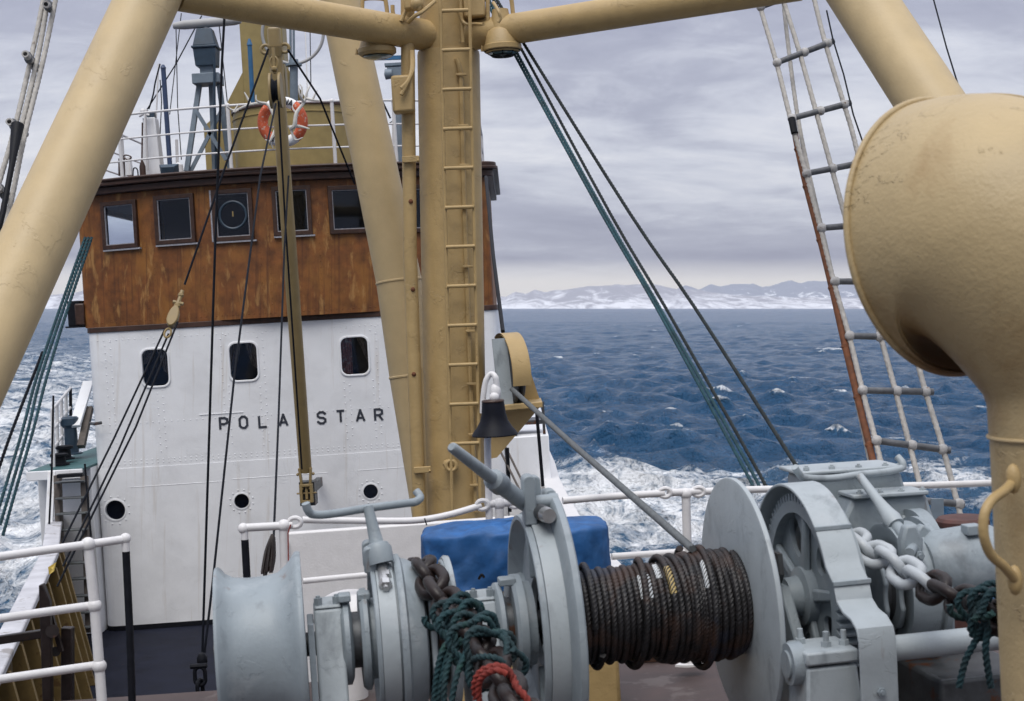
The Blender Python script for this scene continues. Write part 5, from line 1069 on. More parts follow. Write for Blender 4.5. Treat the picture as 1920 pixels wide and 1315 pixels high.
b = B(); bar(b, P(87, 1120, 8.5), P(115, 1222, 8.5), .025, .03, up=YS); part('brace', b, M['chain'], fr_)
b = B(); V = [P(104, 1055, 13.4), P(90, 1064, 13.4), P(92, 1078, 13.4), P(100, 1072, 13.3)]; V += [v + YS * .03 for v in V]; b.add(V, [(0, 1, 2, 3), (7, 6, 5, 4)] + [(i, (i + 1) % 4, 4 + (i + 1) % 4, 4 + i) for i in range(4)]); solo('yellow_rag', b, M['yellowrag'], 'small yellow rag caught on the bulwark cap', 'rag')
# deck edge coaming and the white foot seen under the wire drum
b = B(); prism(b, [(.6, 8.37), (2.2, 8.44), (2.2, 8.48), (.6, 8.41)], S(0, 0, 0), XS, YS, ZS, .004, .045); solo('deck_edge_bar', b, M['frame'], 'low dark brown bar along the edge of the red brown deck', 'coaming')
wf = thing('white_rail_foot', 'white rail foot plate under the wire drum', 'rail foot', P(1296, 1250, 8.0))
b = B(); prism(b, [(-.095, -.03), (-.03, -.055), (.05, -.05), (.085, .01), (.03, .04), (-.04, .05)], P(1296, 1247, 8.05), XS, YS, ZS, .0, .012); part('foot_plate', b, M['white_rail'], wf)
b = B(); tube(b, [P(1296, 1246, 8.05), P(1294, 1200, 8.05)], .028, 14); part('foot_post', b, M['white_rail'], wf)
# ------------------------------------------------------------------ windlass
A0 = P(490, 1217, 5.96); B0 = P(1395, 1128, 6.29); UX = unit(B0 - A0); WZ = unit(ZS - UX * (ZS @ UX)); VY = np.cross(WZ, UX)
if VY[1] < 0: VY = -VY
def AX(u): return A0 + UX * u
def U(px):                                      # station on the shaft seen at this picture column
    lo, hi = -1.5, 4.0
    for _ in range(60):
        m = (lo + hi) / 2
        if proj(AX(m))[0] < px: lo = m
        else: hi = m
    return lo
def L3(px, py, v):                              # point of the plane v = const seen at (px, py)
    d = ray(px, py); k = ((A0 + VY * v - EYE) @ VY) / (d @ VY); return EYE + d * k
def rad(px, py): q = L3(px, py, 0) - A0; return float(q @ WZ)
def uvw(u, v, w): return A0 + UX * u + VY * v + WZ * w
DK = toS(A0)[2]                                  # shaft height over the deck
wl_ = thing('windlass', 'pale grey anchor windlass with drums, brakes and gear guard', 'windlass', S(toS(A0)[0] + 1, 6.2, 0))
def wpart(nm, b, m='grey', bev=0, parent=None, smooth=38): return part(nm, b, M[m], parent or wl_, bev=bev, smooth=smooth)
def lat(prof, n=64, m='grey', nm='drum', bev=0, parent=None): b = B(); lathe(b, prof, A0, UX, n); return wpart(nm, b, m, bev, parent)
# main shaft
lat([(U(402), 1e-4), (U(402), .05), (U(1720), .05), (U(1720), 1e-4)], 24, 'greydark', 'main_shaft')
# warping drum at the left end
u0, u1 = U(413), U(568); rl, rb_, rr_ = rad(403, 1068), rad(460, 1086), rad(549, 1036)
lat([(u0 + .05, .06), (u0 + .05, rl * .55), (u0 + .012, rl - .02), (u0, rl - .006), (u0 - .002, rl), (u0 + .010, rl + .004), (u0 + .022, rl - .004), (u0 + .04, rl - .028), (u0 + .075, rb_ + .006), (u0 + .13, rb_), (u1 - .13, rb_ + .002), (u1 - .085, rb_ + .012), (u1 - .05, rb_ + .04), (u1 - .03, rr_ - .03), (u1 - .012, rr_ - .004), (u1, rr_), (u1 + .012, rr_ - .004), (u1 + .014, rr_ * .5), (u1 + .014, .06)], 96, 'grey', 'warping_drum')
def pedestal(ua, ub, top_py, pxm, lean, nm='bearing_post'):
    wt = rad(pxm, top_py) ; b = B()
    wt -= .03; poly = [(-.09, wt), (.12, wt), (.20, -.2), (.42, -DK + .002), (-.44, -DK + .002)]
    prism(b, poly, A0, VY, WZ, UX, ua, ub); k = wpart(nm, b, 'grey_lt', .012)
    b = B(); prism(b, [(-.088, wt + .002), (.118, wt + .002), (.112, wt + .016), (-.080, wt + .016)], A0, VY, WZ, UX, ua + .004, ub - .004); wpart('cap', b, 'grey_lt', .006, k)
    for f_ in (.18, .82):
        for vv in (-.06,): b = B(); hexbolt(b, uvw(ua + (ub - ua) * f_, vv, wt + .016), WZ, .018, .03); wpart('bolt', b, 'grey', 0, k)
    b = B(); prism(b, [(-.12, wt - .05), (.1, wt - .05), (.1, -DK + .01), (-.40, -DK + .01)], A0, VY, WZ, UX, ua - .03, ua - .003); wpart('web', b, 'grey', 0.004, k)
pedestal(U(592), U(645), 1122, 610, 1)
# clutch between post and first brake
lat([(U(640), .05), (U(640), .165), (U(646), .185), (U(655), .185), (U(660), .16), (U(662), .115), (U(678), .115)], 48, 'grey', 'clutch_ring')
lat([(U(655), .118), (U(682), .118)], 48, 'greydark', 'clutch_sleeve')
lat([(U(676), .10), (U(676), .20), (U(682), .215), (U(690), .215), (U(694), .19), (U(694), .17), (U(708), .17), (U(708), .06)], 48, 'grey', 'clutch_ring')
for pu in (U(650), U(686)):
    b = B(); box(b, uvw(pu, -.06, .197), .026, .04, .016, UX, VY, WZ); wpart('clutch_lug', b, 'grey', .006)
# first brake drum and band
r1 = rad(722, 1052)
lat([(U(735), .09), (U(718), .09), (U(718), .13), (U(712), .14), (U(712), r1 - .055), (U(700), r1 - .03), (U(700), r1 - .004), (U(702), r1), (U(708), r1), (U(710), r1 - .012), (U(745), r1 - .012)], 96, 'grey', 'brake_drum')
lat([(U(709), r1 - .012), (U(709), r1 + .004), (U(740), r1 + .004), (U(740), r1 - .012)], 96, 'grey_lt', 'brake_band')
lat([(U(744), .1), (U(744), r1 + .015), (U(748), r1 + .022), (U(756), r1 + .022), (U(760), r1 + .005), (U(772), r1 - .005), (U(790), r1 - .03), (U(794), r1 - .06), (U(794), .1)], 96, 'grey', 'drum_flange')
def lugs(u_a, u_b, r_, ang, nm, ears=(-.05, .05), h=.13, t=.022):
    e_r = math.cos(ang) * WZ - math.sin(ang) * VY; e_t = math.cos(ang) * VY + math.sin(ang) * WZ; um = (u_a + u_b) / 2
    for ee in ears:
        b = B(); prism(b, [(u_a, -.02)] + [(um + (u_b - u_a) / 2 * math.cos(a), h - .03 + (u_b - u_a) / 2 * math.sin(a) * .8) for a in np.linspace(math.pi, 0, 9)] + [(u_b, -.02)], A0 + e_r * r_, UX, e_r, e_t, ee - t, ee + t); wpart(nm, b, 'grey', .006)
    return e_r, e_t
lugs(U(690), U(713), r1 + .004, R(8), 'band_lug', (-.045, .045), .10)
b = B(); tube(b, [L3(716, 1062, -.1), L3(722, 1100, -.22)], .022, 12); hexbolt(b, L3(721, 1078, -.14), unit(L3(722, 1100, -.22) - L3(716, 1062, -.1)), .032, .03); hexbolt(b, L3(722, 1092, -.2), unit(L3(722, 1100, -.22) - L3(716, 1062, -.1)), .028, .03); wpart('band_screw', b, 'steel')
# crank handle over the first brake
ha = P(713, 1048, 5.95); hb = P(690, 950, 6.0)
h1 = B(); tube(h1, [ha, ha + (hb - ha) * .12, ha + (hb - ha) * .2, ha + (hb - ha) * .55, hb], [.040, .044, .032, .026, .021], 16)
tube(h1, cr_path([P(573, 944, 5.85), P(578, 958, 5.86), P(588, 965, 5.88), P(620, 964, 5.92), P(690, 953, 6.02), P(760, 944, 6.12), P(779, 941, 6.15), P(788, 933, 6.18), P(780, 921, 6.2)], 6), .0178, 14); hh_ = wpart('crank_handle', h1, 'grey')
b = B(); lathe(b, [(0, .02), (0, .055), (.06, .058), (.085, .045), (.09, .03)], ha - unit(hb - ha) * .02, unit(hb - ha), 20); wpart('crank_socket', b, 'grey', 0, hh_)
# chain wheel
def chainwheel(ua, ub, r_, nm='chain_wheel', m='grey'):
    w = ub - ua
    lat([(ua + .01, .08), (ua + .01, r_ * .80), (ua + w * .35, r_ * .66), (ua + w * .65, r_ * .66), (ub - .01, r_ * .8), (ub - .01, .08)], 48, 'greydark', nm)
    for s0, s1, off in ((ua - .004, ua + w * .22, 0), (ub - w * .22, ub + .004, 0)):
        b = B(); pol = []
        for i in range(120):
            a = 2 * math.pi * i / 120; pol.append(((r_ * (1 - .10 * max(0, math.cos(6 * a + off)) ** .7)) * math.cos(a), (r_ * (1 - .10 * max(0, math.cos(6 * a + off)) ** .7)) * math.sin(a)))
        prism(b, pol, A0, VY, WZ, UX, s0, s1); wpart('wheel_flange', b, m, .008)
chainwheel(U(800), U(842), rad(835, 1046) - .01)
lat([(U(838), .3), (U(838), rad(838, 1046)), (U(843), rad(838, 1046) + .008), (U(850), rad(838, 1046) + .004), (U(852), .3)], 72, 'grey_lt', 'wheel_rim')
pedestal(U(880), U(928), 1108, 900, 1)
lat([(U(926), .05), (U(926), .165), (U(932), .185), (U(940), .185), (U(944), .16), (U(946), .115), (U(962), .115)], 48, 'grey', 'clutch_ring')
lat([(U(940), .118), (U(966), .118)], 48, 'greydark', 'clutch_sleeve')
lat([(U(958), .10), (U(958), .20), (U(964), .215), (U(978), .215), (U(980), .18), (U(996), .18), (U(996), .06)], 48, 'grey', 'clutch_ring')
b = B(); box(b, uvw(U(952), -.05, .20), .035, .04, .016, UX, VY, WZ); wpart('clutch_lug', b, 'grey', .006)
# second brake drum with the big flange of the wire drum behind it
r2 = rad(985, 966); rf_ = rad(1045, 916)
lat([(U(1020), .17), (U(1010), .19), (U(1010), r2 - .075), (U(990), r2 - .03), (U(985), r2 - .022), (U(985), r2 - .004), (U(988), r2), (U(996), r2), (U(998), r2 - .012), (U(1040), r2 - .012)], 112, 'grey', 'brake_drum')
for a in np.arange(6) * R(60) + R(20):
    b = B(); d = math.cos(a) * VY + math.sin(a) * WZ; bar(b, uvw(U(1012), 0, 0) + d * .19, uvw(U(1010), 0, 0) + d * (r2 - .06), .03, .05, up=UX); wpart('drum_rib', b, 'grey', .008)
lat([(U(997), r2 - .012), (U(997), r2 + .010), (U(1030), r2 + .010), (U(1030), r2 - .012)], 112, 'grey_lt', 'brake_band')
lat([(U(1030), .1), (U(1030), rf_ - .07), (U(1034), rf_ - .03), (U(1037), rf_ - .006), (U(1039), rf_), (U(1049), rf_), (U(1052), rf_ - .008), (U(1052), .1)], 128, 'grey', 'drum_flange')
for (x, y) in ((1086, 1048), ):
    b = B(); c = L3(x - 18, y, -.30); ball(b, c, .014, 8); wpart('grease_nipple', b, 'greydark')
# hinge on top of the second brake
er, et = lugs(U(985), U(1008), r2 + .01, R(4), 'band_lug', (-.10,), .20, .035)
lugs(U(1002), U(1024), r2 + .012, R(2), 'band_lug', (-.03,), .175, .03)
lugs(U(1030), U(1052), rf_ - .05, R(2), 'band_lug', (-.03,), .07, .03)
b = B(); p_ = L3(985, 944, -.12); q_ = L3(1046, 938, -.12); tube(b, [p_, q_], .030, 16); wpart('hinge_pin', b, 'grey')
b = B(); p_ = L3(1008, 958, -.12); q_ = L3(1030, 968, -.28); tube(b, [p_, p_ * .3 + q_ * .7], .034, 16); wpart('band_screw', b, 'greydark')
b = B(); lathe(b, [(0, 1e-4), (0, .030), (.05, .034), (.055, 1e-4)], q_, unit(p_ - q_), 18); wpart('screw_head', b, 'steel')
sa_, sb_ = P(985, 945, 6.05), P(846, 838, 5.45)
b = B(); dv = sb_ - sa_; tube(b, [sa_, sa_ + dv * .13, sa_ + dv * .30, sa_ + dv * .34, sa_ + dv * .36, sa_ + dv * .46, sa_ + dv * .48, sa_ + dv * .985, sb_], [.034, .036, .036, .038, .046, .043, .026, .021, .014], 18); wpart('brake_lever', b, 'grey')
# wire drum
ud0, ud1 = U(1052), U(1382); lat([(ud0, rad(1110, 1075) - .02), (ud1, rad(1110, 1075) - .02)], 48, 'greydark', 'wire_drum')
rd_ = .553; ug = ud1
lat([(ug, .1), (ug, rd_ - .012), (ug + .004, rd_ - .002), (ug + .010, rd_), (ug + .022, rd_), (ug + .027, rd_ - .006), (ug + .027, .1)], 128, 'grey_lt', 'drum_flange')
# gear wheel, spokes, guard
ugr = U(1500); rg_ = rad(1500, 926); wg = .10
b = B(); nt_ = 72; outer = []; inner = []
for i in range(nt_ * 4):
    a = 2 * math.pi * i / (nt_ * 4); k_ = i % 4; outer.append((( rg_ if k_ in (0, 1) else rg_ - .034) * math.cos(a), (rg_ if k_ in (0, 1) else rg_ - .034) * math.sin(a))); inner.append(((rg_ - .085) * math.cos(a), (rg_ - .085) * math.sin(a)))
ring_prism(b, outer, inner, A0, VY, WZ, UX, ugr, ugr + wg); gw = wpart('gear_wheel', b, 'grey', 0, smooth=25)
for a in np.arange(5) * R(72) + R(26):
    b = B(); d = math.cos(a) * VY + math.sin(a) * WZ; e = -math.sin(a) * VY + math.cos(a) * WZ
    prism(b, [(.10, -.03), (rg_ - .08, -.02), (rg_ - .08, .02), (.10, .03)], A0 + UX * (ugr + .012), d, e, UX, 0, .032); wpart('spoke', b, 'grey', .01, gw)
b = B(); prism(b, [((rg_ - .08) * math.cos(a), (rg_ - .08) * math.sin(a)) for a in np.linspace(0, 2 * math.pi, 73)[:-1]], A0, VY, WZ, UX, ugr + .045, ugr + .065); cts = []
for k_ in range(5):
    a = R(72 * k_ + 62); d = math.cos(a) * VY + math.sin(a) * WZ; e = -math.sin(a) * VY + math.cos(a) * WZ; cb = B(); prism(cb, [(.10 * math.cos(q), .065 * math.sin(q)) for q in np.linspace(0, 2 * math.pi, 25)[:-1]], A0 + d * .28, d, e, UX, ugr, ugr + .12); cts.append(cb)
b = boolean_cut(b, cts); wpart('web', b, 'grey', .004, gw)
b = B(); lathe(b, [(ugr - .07, 1e-4), (ugr - .07, .085), (ugr - .01, .09), (ugr, .13), (ugr + wg, .13), (ugr + wg, 1e-4)], A0, UX, 40); wpart('hub', b, 'grey', 0, gw)
lat([(ugr + wg + .03, .1), (ugr + wg + .03, rg_ - .01), (ugr + wg + .045, rg_ - .01), (ugr + wg + .045, .1)], 80, 'grey', 'gear_back_plate')
rgu = rad(1497, 906)
arc_ = [(rgu * math.cos(R(a)), rgu * math.sin(R(a))) for a in range(20, 191, 5)]      # v, w: from the far side over the top to the near side
def on_u(px, py, u_):
    d = ray(px, py); k_ = ((A0 + UX * u_ - EYE) @ UX) / (d @ UX); q = EYE + d * k_ - A0; return (float(q @ VY), float(q @ WZ))
low = [on_u(x, y, U(1482)) for x, y in ((1563, 1095), (1569, 1128), (1580, 1147), (1595, 1160), (1606, 1180), (1611, 1205), (1613, 1240), (1616, 1315))]
print('guard', rgu, low)
arc_ = [p for p in arc_ if p[1] > low[0][1] + .03 or p[0] > 0]
front = arc_ + low + [(low[-1][0], -DK + .003)] if True else arc_ + [(-rgu * .99 - .03, -.17), (-rgu - .06, -.20), (-rgu - .11, -.225), (-rgu - .15, -.26), (-rgu - .175, -.31), (-rgu - .185, -.37), (-rgu - .187, -.60), (-rgu - .195, -DK + .003)]
inn = []
for i, p in enumerate(front):
    a_, c_ = np.array(front[max(i - 1, 0)]), np.array(front[min(i + 1, len(front) - 1)]); t = (c_ - a_) / np.linalg.norm(c_ - a_); n2 = np.array([t[1], -t[0]]) * -.014; inn.append(tuple(np.array(p) + n2))
b = B(); ug0, ug1 = U(1482), U(1482) + .155; k = len(front); V = []
for u_ in (ug0, ug1):
    for pl in (front, inn): V += [uvw(u_, *p) for p in pl]
F = []
for i in range(k - 1):
    F += [(i, i + 1, 2 * k + i + 1, 2 * k + i), (k + i + 1, k + i, 3 * k + i, 3 * k + i + 1), (i + 1, i, k + i, k + i + 1), (2 * k + i, 2 * k + i + 1, 3 * k + i + 1, 3 * k + i)]
F += [(0, 2 * k, 3 * k, k), (k - 1, 2 * k - 1, 4 * k - 1, 3 * k - 1)]
b.add(V, F); gg = wpart('gear_guard', b, 'grey_lt', .004)
for i in (23, len(arc_)):
    b = B(); p = np.array(front[i]); bar(b, uvw(ug0 - .004, p[0] - .004, p[1]), uvw(ug1 + .004, p[0] - .004, p[1]), .016, .02); wpart('guard_seam', b, 'grey', .003, gg)
b = B(); q = L3(1612, 1100, -rgu - .10); 
for px_ in (1640,): hexbolt(b, uvw(ug0 + .08, low[-1][0] - .004, low[-1][1] + .03), -VY, .018, .014)
wpart('bolt', b, 'grey', 0, gg)
# frame cheek left of the gear, pinion bearing, pinion shaft
b = B(); prism(b, [(-.06, .06), (.30, .06), (.45, -DK + .004), (-.52, -DK + .004), (-.26, -.20)], A0, VY, WZ, UX, U(1455), U(1455) + .05); wpart('side_frame', b, 'grey', .01)
b = B(); prism(b, [(-.13, .13), (-.03, .02), (.03, .02), (.10, .10), (.09, .22), (-.12, .22)], A0, VY, WZ, UX, U(1455) - .02, U(1455)) ; wpart('frame_gusset', b, 'greydark')
vp = -.60
pc = L3(1545, 1225, vp); pu, pw = float((pc - A0) @ UX), float((pc - A0) @ WZ)
b = B(); prism(b, [(-.11, -.03), (.10, -.03), (.16, -(DK + pw) + .004), (-.15, -(DK + pw) + .004)], uvw(pu, vp, pw), UX, WZ, VY, -.10, .12); pb = wpart('pinion_bearing', b, 'grey_lt', .012)
b = B(); prism(b, [(-.115, -.024), (.105, -.024), (.105, .03), (-.115, .03)], uvw(pu, vp, pw + .004), UX, WZ, VY, -.11, .13); wpart('bearing_cap', b, 'grey_lt', .01, pb)
for du in (-.075, .0, .075):
    b = B(); hexbolt(b, uvw(pu + du, vp - .03 + (.09 if du < 0 else 0), pw + .034), WZ, .021, .022); lathe(b, [(0, .012), (.055, .012), (.055, 1e-4)], uvw(pu + du, vp - .03 + (.09 if du < 0 else 0), pw + .04), WZ, 10); wpart('bolt', b, 'grey_lt', 0, pb)
b = B(); lathe(b, [(-.165, 1e-4), (-.165, .055), (-.155, .055), (-.155, .085), (-.10, .088), (-.10, 1e-4)], uvw(pu, vp, pw - .03), UX, 28); wpart('shaft_boss', b, 'grey', 0, pb)
us0 = float((L3(1690, 1210, vp) - A0) @ UX); ws = float((L3(1760, 1207, vp) - A0) @ WZ)
b = B(); lathe(b, [(ug1 + .004, 1e-4), (ug1 + .004, .052), (U(1900) + .2, .052), (U(1900) + .2, 1e-4)], uvw(0, vp, ws), UX, 28); wpart('pinion_shaft', b, 'grey_lt')
# gear housing behind the guard
def house_block(pts, v0, v1, nm, m='grey', bev=.02):
    b = B(); F_ = [L3(x, y, v0) for x, y in pts]; V = F_ + [p + VY * (v1 - v0) for p in F_]; n = len(pts)
    b.add(V, [tuple(range(n)), tuple(range(n, 2 * n))[::-1]] + [(i, (i + 1) % n, n + (i + 1) % n, n + i) for i in range(n)]); return wpart(nm, b, m, bev)
house_block([(1508, 893), (1690, 884), (1702, 925), (1770, 1010), (1800, 1330), (1490, 1330)], .42, .66, 'gear_housing')
house_block([(1500, 893), (1697, 880), (1697, 873), (1500, 886)], .39, .69, 'housing_lid', 'grey_lt', .006)
house_block([(1600, 935), (1738, 926), (1790, 1080), (1800, 1330), (1560, 1330), (1570, 1000)], .22, .41, 'gear_housing')
house_block([(1600, 937), (1742, 928), (1742, 920), (1600, 929)], .19, .385, 'housing_lid', 'grey_lt', .006)
for (x, y, v_) in ((1512, 884, .40), (1560, 882, .40), (1610, 880, .40), (1660, 878, .40), (1688, 876, .40), (1612, 930, .18), (1650, 928, .18), (1690, 926, .18), (1730, 924, .18)):
    b = B(); hexbolt(b, L3(x, y - 2, v_ + .04), WZ, .016, .014); wpart('bolt', b, 'grey_lt')
# third brake drum and chain wheel on the right
u3 = U(1662); r3 = rad(1650, 984)
lat([(u3 + .1, .06), (u3 + .02, .10), (u3 + .02, r3 * .78), (u3, r3 - .02), (u3, r3), (u3 + .02, r3 + .004), (u3 + .13, r3 + .004), (u3 + .135, r3 - .01), (u3 + .15, r3 - .01), (u3 + .15, r3 + .02), (u3 + .175, r3 + .02), (u3 + .18, .06)], 80, 'grey', 'brake_drum')
chainwheel(U(1625), U(1625) + .09, r3 - .07)
b = B(); lathe(b, [(U(1740), .1), (U(1740), r3 - .03), (U(1740) + .06, r3 - .03), (U(1740) + .06, .1)], A0 + VY * .15 + WZ * .06, UX, 60); wpart('end_cover', b, 'grey')
for a in np.arange(10) * R(36): b = B(); hexbolt(b, uvw(U(1740), .15 + (r3 - .07) * math.cos(a), .06 + (r3 - .07) * math.sin(a)), -UX, .018, .014); wpart('bolt', b, 'grey_lt')
# crank handle and hinge over the third brake
ha, hb = P(1680, 985, 6.35), P(1612, 893, 6.6)
b = B(); tube(b, [ha, ha + (hb - ha) * .12, ha + (hb - ha) * .25, ha + (hb - ha) * .5, hb], [.040, .044, .034, .024, .019], 16)
tube(b, cr_path([P(1490, 876, 6.5), P(1498, 888, 6.52), P(1510, 896, 6.54), P(1560, 897, 6.58), P(1612, 890, 6.62), P(1660, 885, 6.68), P(1690, 878, 6.72), P(1692, 868, 6.73), P(1682, 856, 6.75)], 6), .0168, 14); hh_ = wpart('crank_handle', b, 'grey_lt')
b = B(); tube(b, [ha, P(1692, 1000, 6.28), P(1700, 1015, 6.25)], [.026, .03, .03], 14); wpart('crank_socket', b, 'grey', 0, hh_)
b = B(); prism(b, [(-.05, -.08), (.03, -.10), (.05, .02), (.02, .09), (-.03, .09), (-.055, .02)], P(1708, 1022, 6.2), UX, WZ, VY, -.03, .03); wpart('band_lug', b, 'grey', .012)
b = B(); prism(b, [(-.03, -.07), (.04, -.07), (.04, .05), (.0, .08), (-.03, .05)], P(1728, 1015, 6.28), UX, WZ, VY, -.025, .025); wpart('band_lug', b, 'grey', .01)
b = B(); tube(b, [P(1705, 1038, 6.1), P(1722, 1010, 6.32)], .024, 12); tube(b, [P(1730, 1030, 6.3), P(1800, 1040, 6.35)], [.04, .045], 16); tube(b, [P(1722, 1052, 6.2), P(1752, 1062, 6.2)], .018, 10); hexbolt(b, P(1752, 1062, 6.2), UX, .026, .02); hexbolt(b, P(1722, 1042, 6.15), -VY, .022, .02); wpart('band_screw', b, 'grey')
# dark motor bed below and motor at the right
b = B(); box(b, P(1795, 1290, 6.2), .22, .3, .13, UX, VY, WZ); wpart('motor_bed', b, 'greydark', .02)
b = B(); lathe(b, [(-.30, 1e-4), (-.30, .12), (-.26, .155), (-.1, .165), (.02, .16), (.1, .12), (.13, 1e-4)], P(1850, 1052, 6.3), UX, 40); wpart('motor', b, 'grey')
b = B(); box(b, P(1822, 993, 6.2), .035, .035, .022, UX, VY, WZ); wpart('filler_cap', b, 'grey', .005)

# rusty bollard behind, thin grey post
b = B(); lathe(b, [(0, 1e-4), (0, .085), (.14, .08), (.15, .12), (.16, .135), (.185, .135), (.20, .12), (.205, 1e-4)], P(1808, 1042, 7.3), ZS, 28)
lathe(b, [(-.75, 1e-4), (-.75, .09), (0, .085)], P(1808, 1042, 7.3), ZS, 28); solo('bollard', b, M['rustred'], 'rusty red bollard with flanged head beside the motor', 'bollard')
b = B(); bar(b, P(1757, 935, 8.2), P(1759, 1005, 8.2), .07, .02, up=YS); solo('flat_stanchion', b, M['bluegrey'], 'flat blue grey stanchion behind the right railing', 'stanchion')

# ------------------------------------------------------------------ wire on the drum
wr = thing('wire_rope', 'dark greased wire rope wound on the windlass drum', 'wire rope', uvw((ud0 + ud1) / 2, 0, -.28))
def coil(ua, ub, r_, turns, wv, ph, k=42):
    o = []
    m = int(turns * k)
    for i in range(m + 1):
        f_ = i / m; a = ph + 2 * math.pi * turns * f_; st = turns * f_
        o.append(uvw(ua + (ub - ua) * f_ + .010 * math.sin(a) * wv, (r_ + .008 * math.sin(3.1 * st + wv)) * math.sin(a), (r_ + .008 * math.sin(3.1 * st + wv)) * math.cos(a)))
    return o
WRR = .0138; rw1 = rad(1110, 1066) - .017; rw2 = rad(1340, 1030) - .018
def lay(nm, path, m_='wire', r_=WRR): b = B(); rope(b, path, r_, pitch=.095, lobes=5, step=.006, n=20, amp=.24); return part(nm, b, M[m_], wr)
c1 = coil(ud0 + .018, ud1 - .02, rw1, 27.5, 1.0, .4); lay('inner_layer', c1)
uo = U(1228); n2_ = (ud1 - .016 - uo) / .0285
c2 = coil(uo + .016, ud1 - .016, rw1 + .029, n2_, -1.0, 2.2); lay('middle_layer', c2)
c3 = coil(U(1285), ud1 - .018, rw2, (ud1 - .018 - U(1285)) / .030, 1.4, 4.0); lay('outer_layer', c3)
lay('crossed_turn', coil(U(1160), U(1250), rw1 + .031, 1.7, .4, 1.1)); lay('crossed_turn', coil(U(1098), U(1112), rw1 + .022, .9, .4, -1.6))
lay('crossed_turn', coil(U(1290), U(1330), rw2 + .03, 1.3, .4, .3))
def mark(path, px, a0, a1, m_):
    best = None
    for i, p in enumerate(path):
        q = p - A0; a = math.atan2(-(q @ VY), q @ WZ)
        if abs(a - (a0 + a1) / 2) < .12:
            d_ = abs(proj(p)[0] - px)
            if best is None or d_ < best[0]: best = (d_, i)
    i0 = best[1]; h = max(2, int((a1 - a0) / (2 * math.pi) * 42 / 2)); lay('paint_mark', path[max(i0 - h, 0):i0 + h + 1], m_, WRR * 1.03)
for path, px, a0, a1, m_ in ((c1, 1207, .35, 1.05, 'wmark'), (c1, 1220, .35, 1.05, 'wmark'), (c1, 1231, .2, .6, 'wmark'), (c2, 1257, .55, 1.25, 'ymark'), (c3, 1328, .45, 1.0, 'wmark')): mark(path, px, a0, a1, m_)
lead0 = P(960, 730, 11.1); lead1 = uvw(U(1305), -.0, rw2 + .028)
lay('lead', [lead0, lead1 * .5 + lead0 * .5 - ZS * .01, lead1], 'wirel', .0168)

# ------------------------------------------------------------------ chains
def chain_run(pts, ln, wd, rw, root, m_, ph=0):
    path = np.array(cr_path(pts, 12)); s = np.r_[0, np.cumsum(np.linalg.norm(np.diff(path, axis=0), axis=1))]; stp = (ln - 2 * rw) * .97; i = 0; dd = stp * .5
    while dd < s[-1]:
        c = np.array([np.interp(dd, s, path[:, q]) for q in range(3)]); c2 = np.array([np.interp(min(dd + .02, s[-1]), s, path[:, q]) for q in range(3)]); c1 = np.array([np.interp(max(dd - .02, 0), s, path[:, q]) for q in range(3)])
        ax = unit(c2 - c1); s0 = unit(np.cross(ax, ZS)); s1 = np.cross(ax, s0); a = ph + (math.pi / 2) * (i % 2) + rng.normal(0, .08); sd = math.cos(a) * s0 + math.sin(a) * s1
        b = B(); tube(b, link_pts(c, ax, sd, ln, wd), rw, 12, closed=True); part('link', b, m_, root); dd += stp; i += 1
ch = thing('anchor_chain', 'dark brown anchor chain running from the chain wheel towards the viewer', 'chain', P(960, 1330, 4.8))
chain_run([P(783, 1118, 6.25), P(788, 1070, 6.1), P(803, 1082, 5.9), P(832, 1125, 5.7), P(862, 1165, 5.5), P(905, 1222, 5.2), P(938, 1275, 4.95), P(985, 1350, 4.65), P(1030, 1430, 4.35)], .158, .108, .0245, ch, M['chain'], .7)
chw = thing('anchor_chain', 'chain of white and dark links running past the tan ventilator', 'chain', P(1730, 1110, 5.8))
chain_run([P(1595, 1008, 6.35), P(1622, 1030, 6.15), P(1665, 1052, 5.98), P(1705, 1078, 5.82), P(1738, 1098, 5.7)], .165, .108, .0225, chw, M['chainw'], .55)
chain_run([P(1738, 1096, 5.70), P(1772, 1112, 5.55), P(1815, 1132, 5.4), P(1862, 1150, 5.25), P(1920, 1175, 5.05)], .165, .108, .0225, chw, M['chain'], .9)

# ------------------------------------------------------------------ rope lashings
gr = thing('rope_lashing', 'tangled teal green rope lashed round the left anchor chain', 'rope', P(880, 1330, 5.0), 'lashings on the chains')
def gl(pts, r=.0105, m_='greenrope', root=None, k=8): b = B(); rope(b, cr_path([P(*a) for a in pts], k), r, pitch=.07, lobes=3, step=.007, n=18, amp=.38); part('rope_strand', b, M[m_], root or gr)
rs = np.random.default_rng(11)
def wrap(c0, c1, turns, rr_, r, root, m_, ph=0):
    ax = unit(c1 - c0); e1 = unit(np.cross(ax, ZS)); e2 = np.cross(ax, e1); o = []
    for i in range(int(turns * 22) + 1):
        f_ = i / (turns * 22); a = ph + 2 * math.pi * turns * f_; q = rr_ * (1 + .22 * math.sin(3.3 * a + 1)); o.append(c0 + (c1 - c0) * f_ + q * (math.cos(a) * e1 + math.sin(a) * e2))
    b = B(); rope(b, o, r, pitch=.07, lobes=3, step=.007, n=18, amp=.38); part('rope_strand', b, M[m_], root)
wrap(P(838, 1150, 5.62), P(890, 1180, 5.35), 3.2, .082, .0115, gr, 'greenrope'); wrap(P(858, 1168, 5.5), P(905, 1215, 5.2), 2.6, .092, .011, gr, 'greenrope', 1.3)
wrap(P(880, 1195, 5.3), P(935, 1250, 5.0), 2.3, .098, .0115, gr, 'greenrope', 2.2)
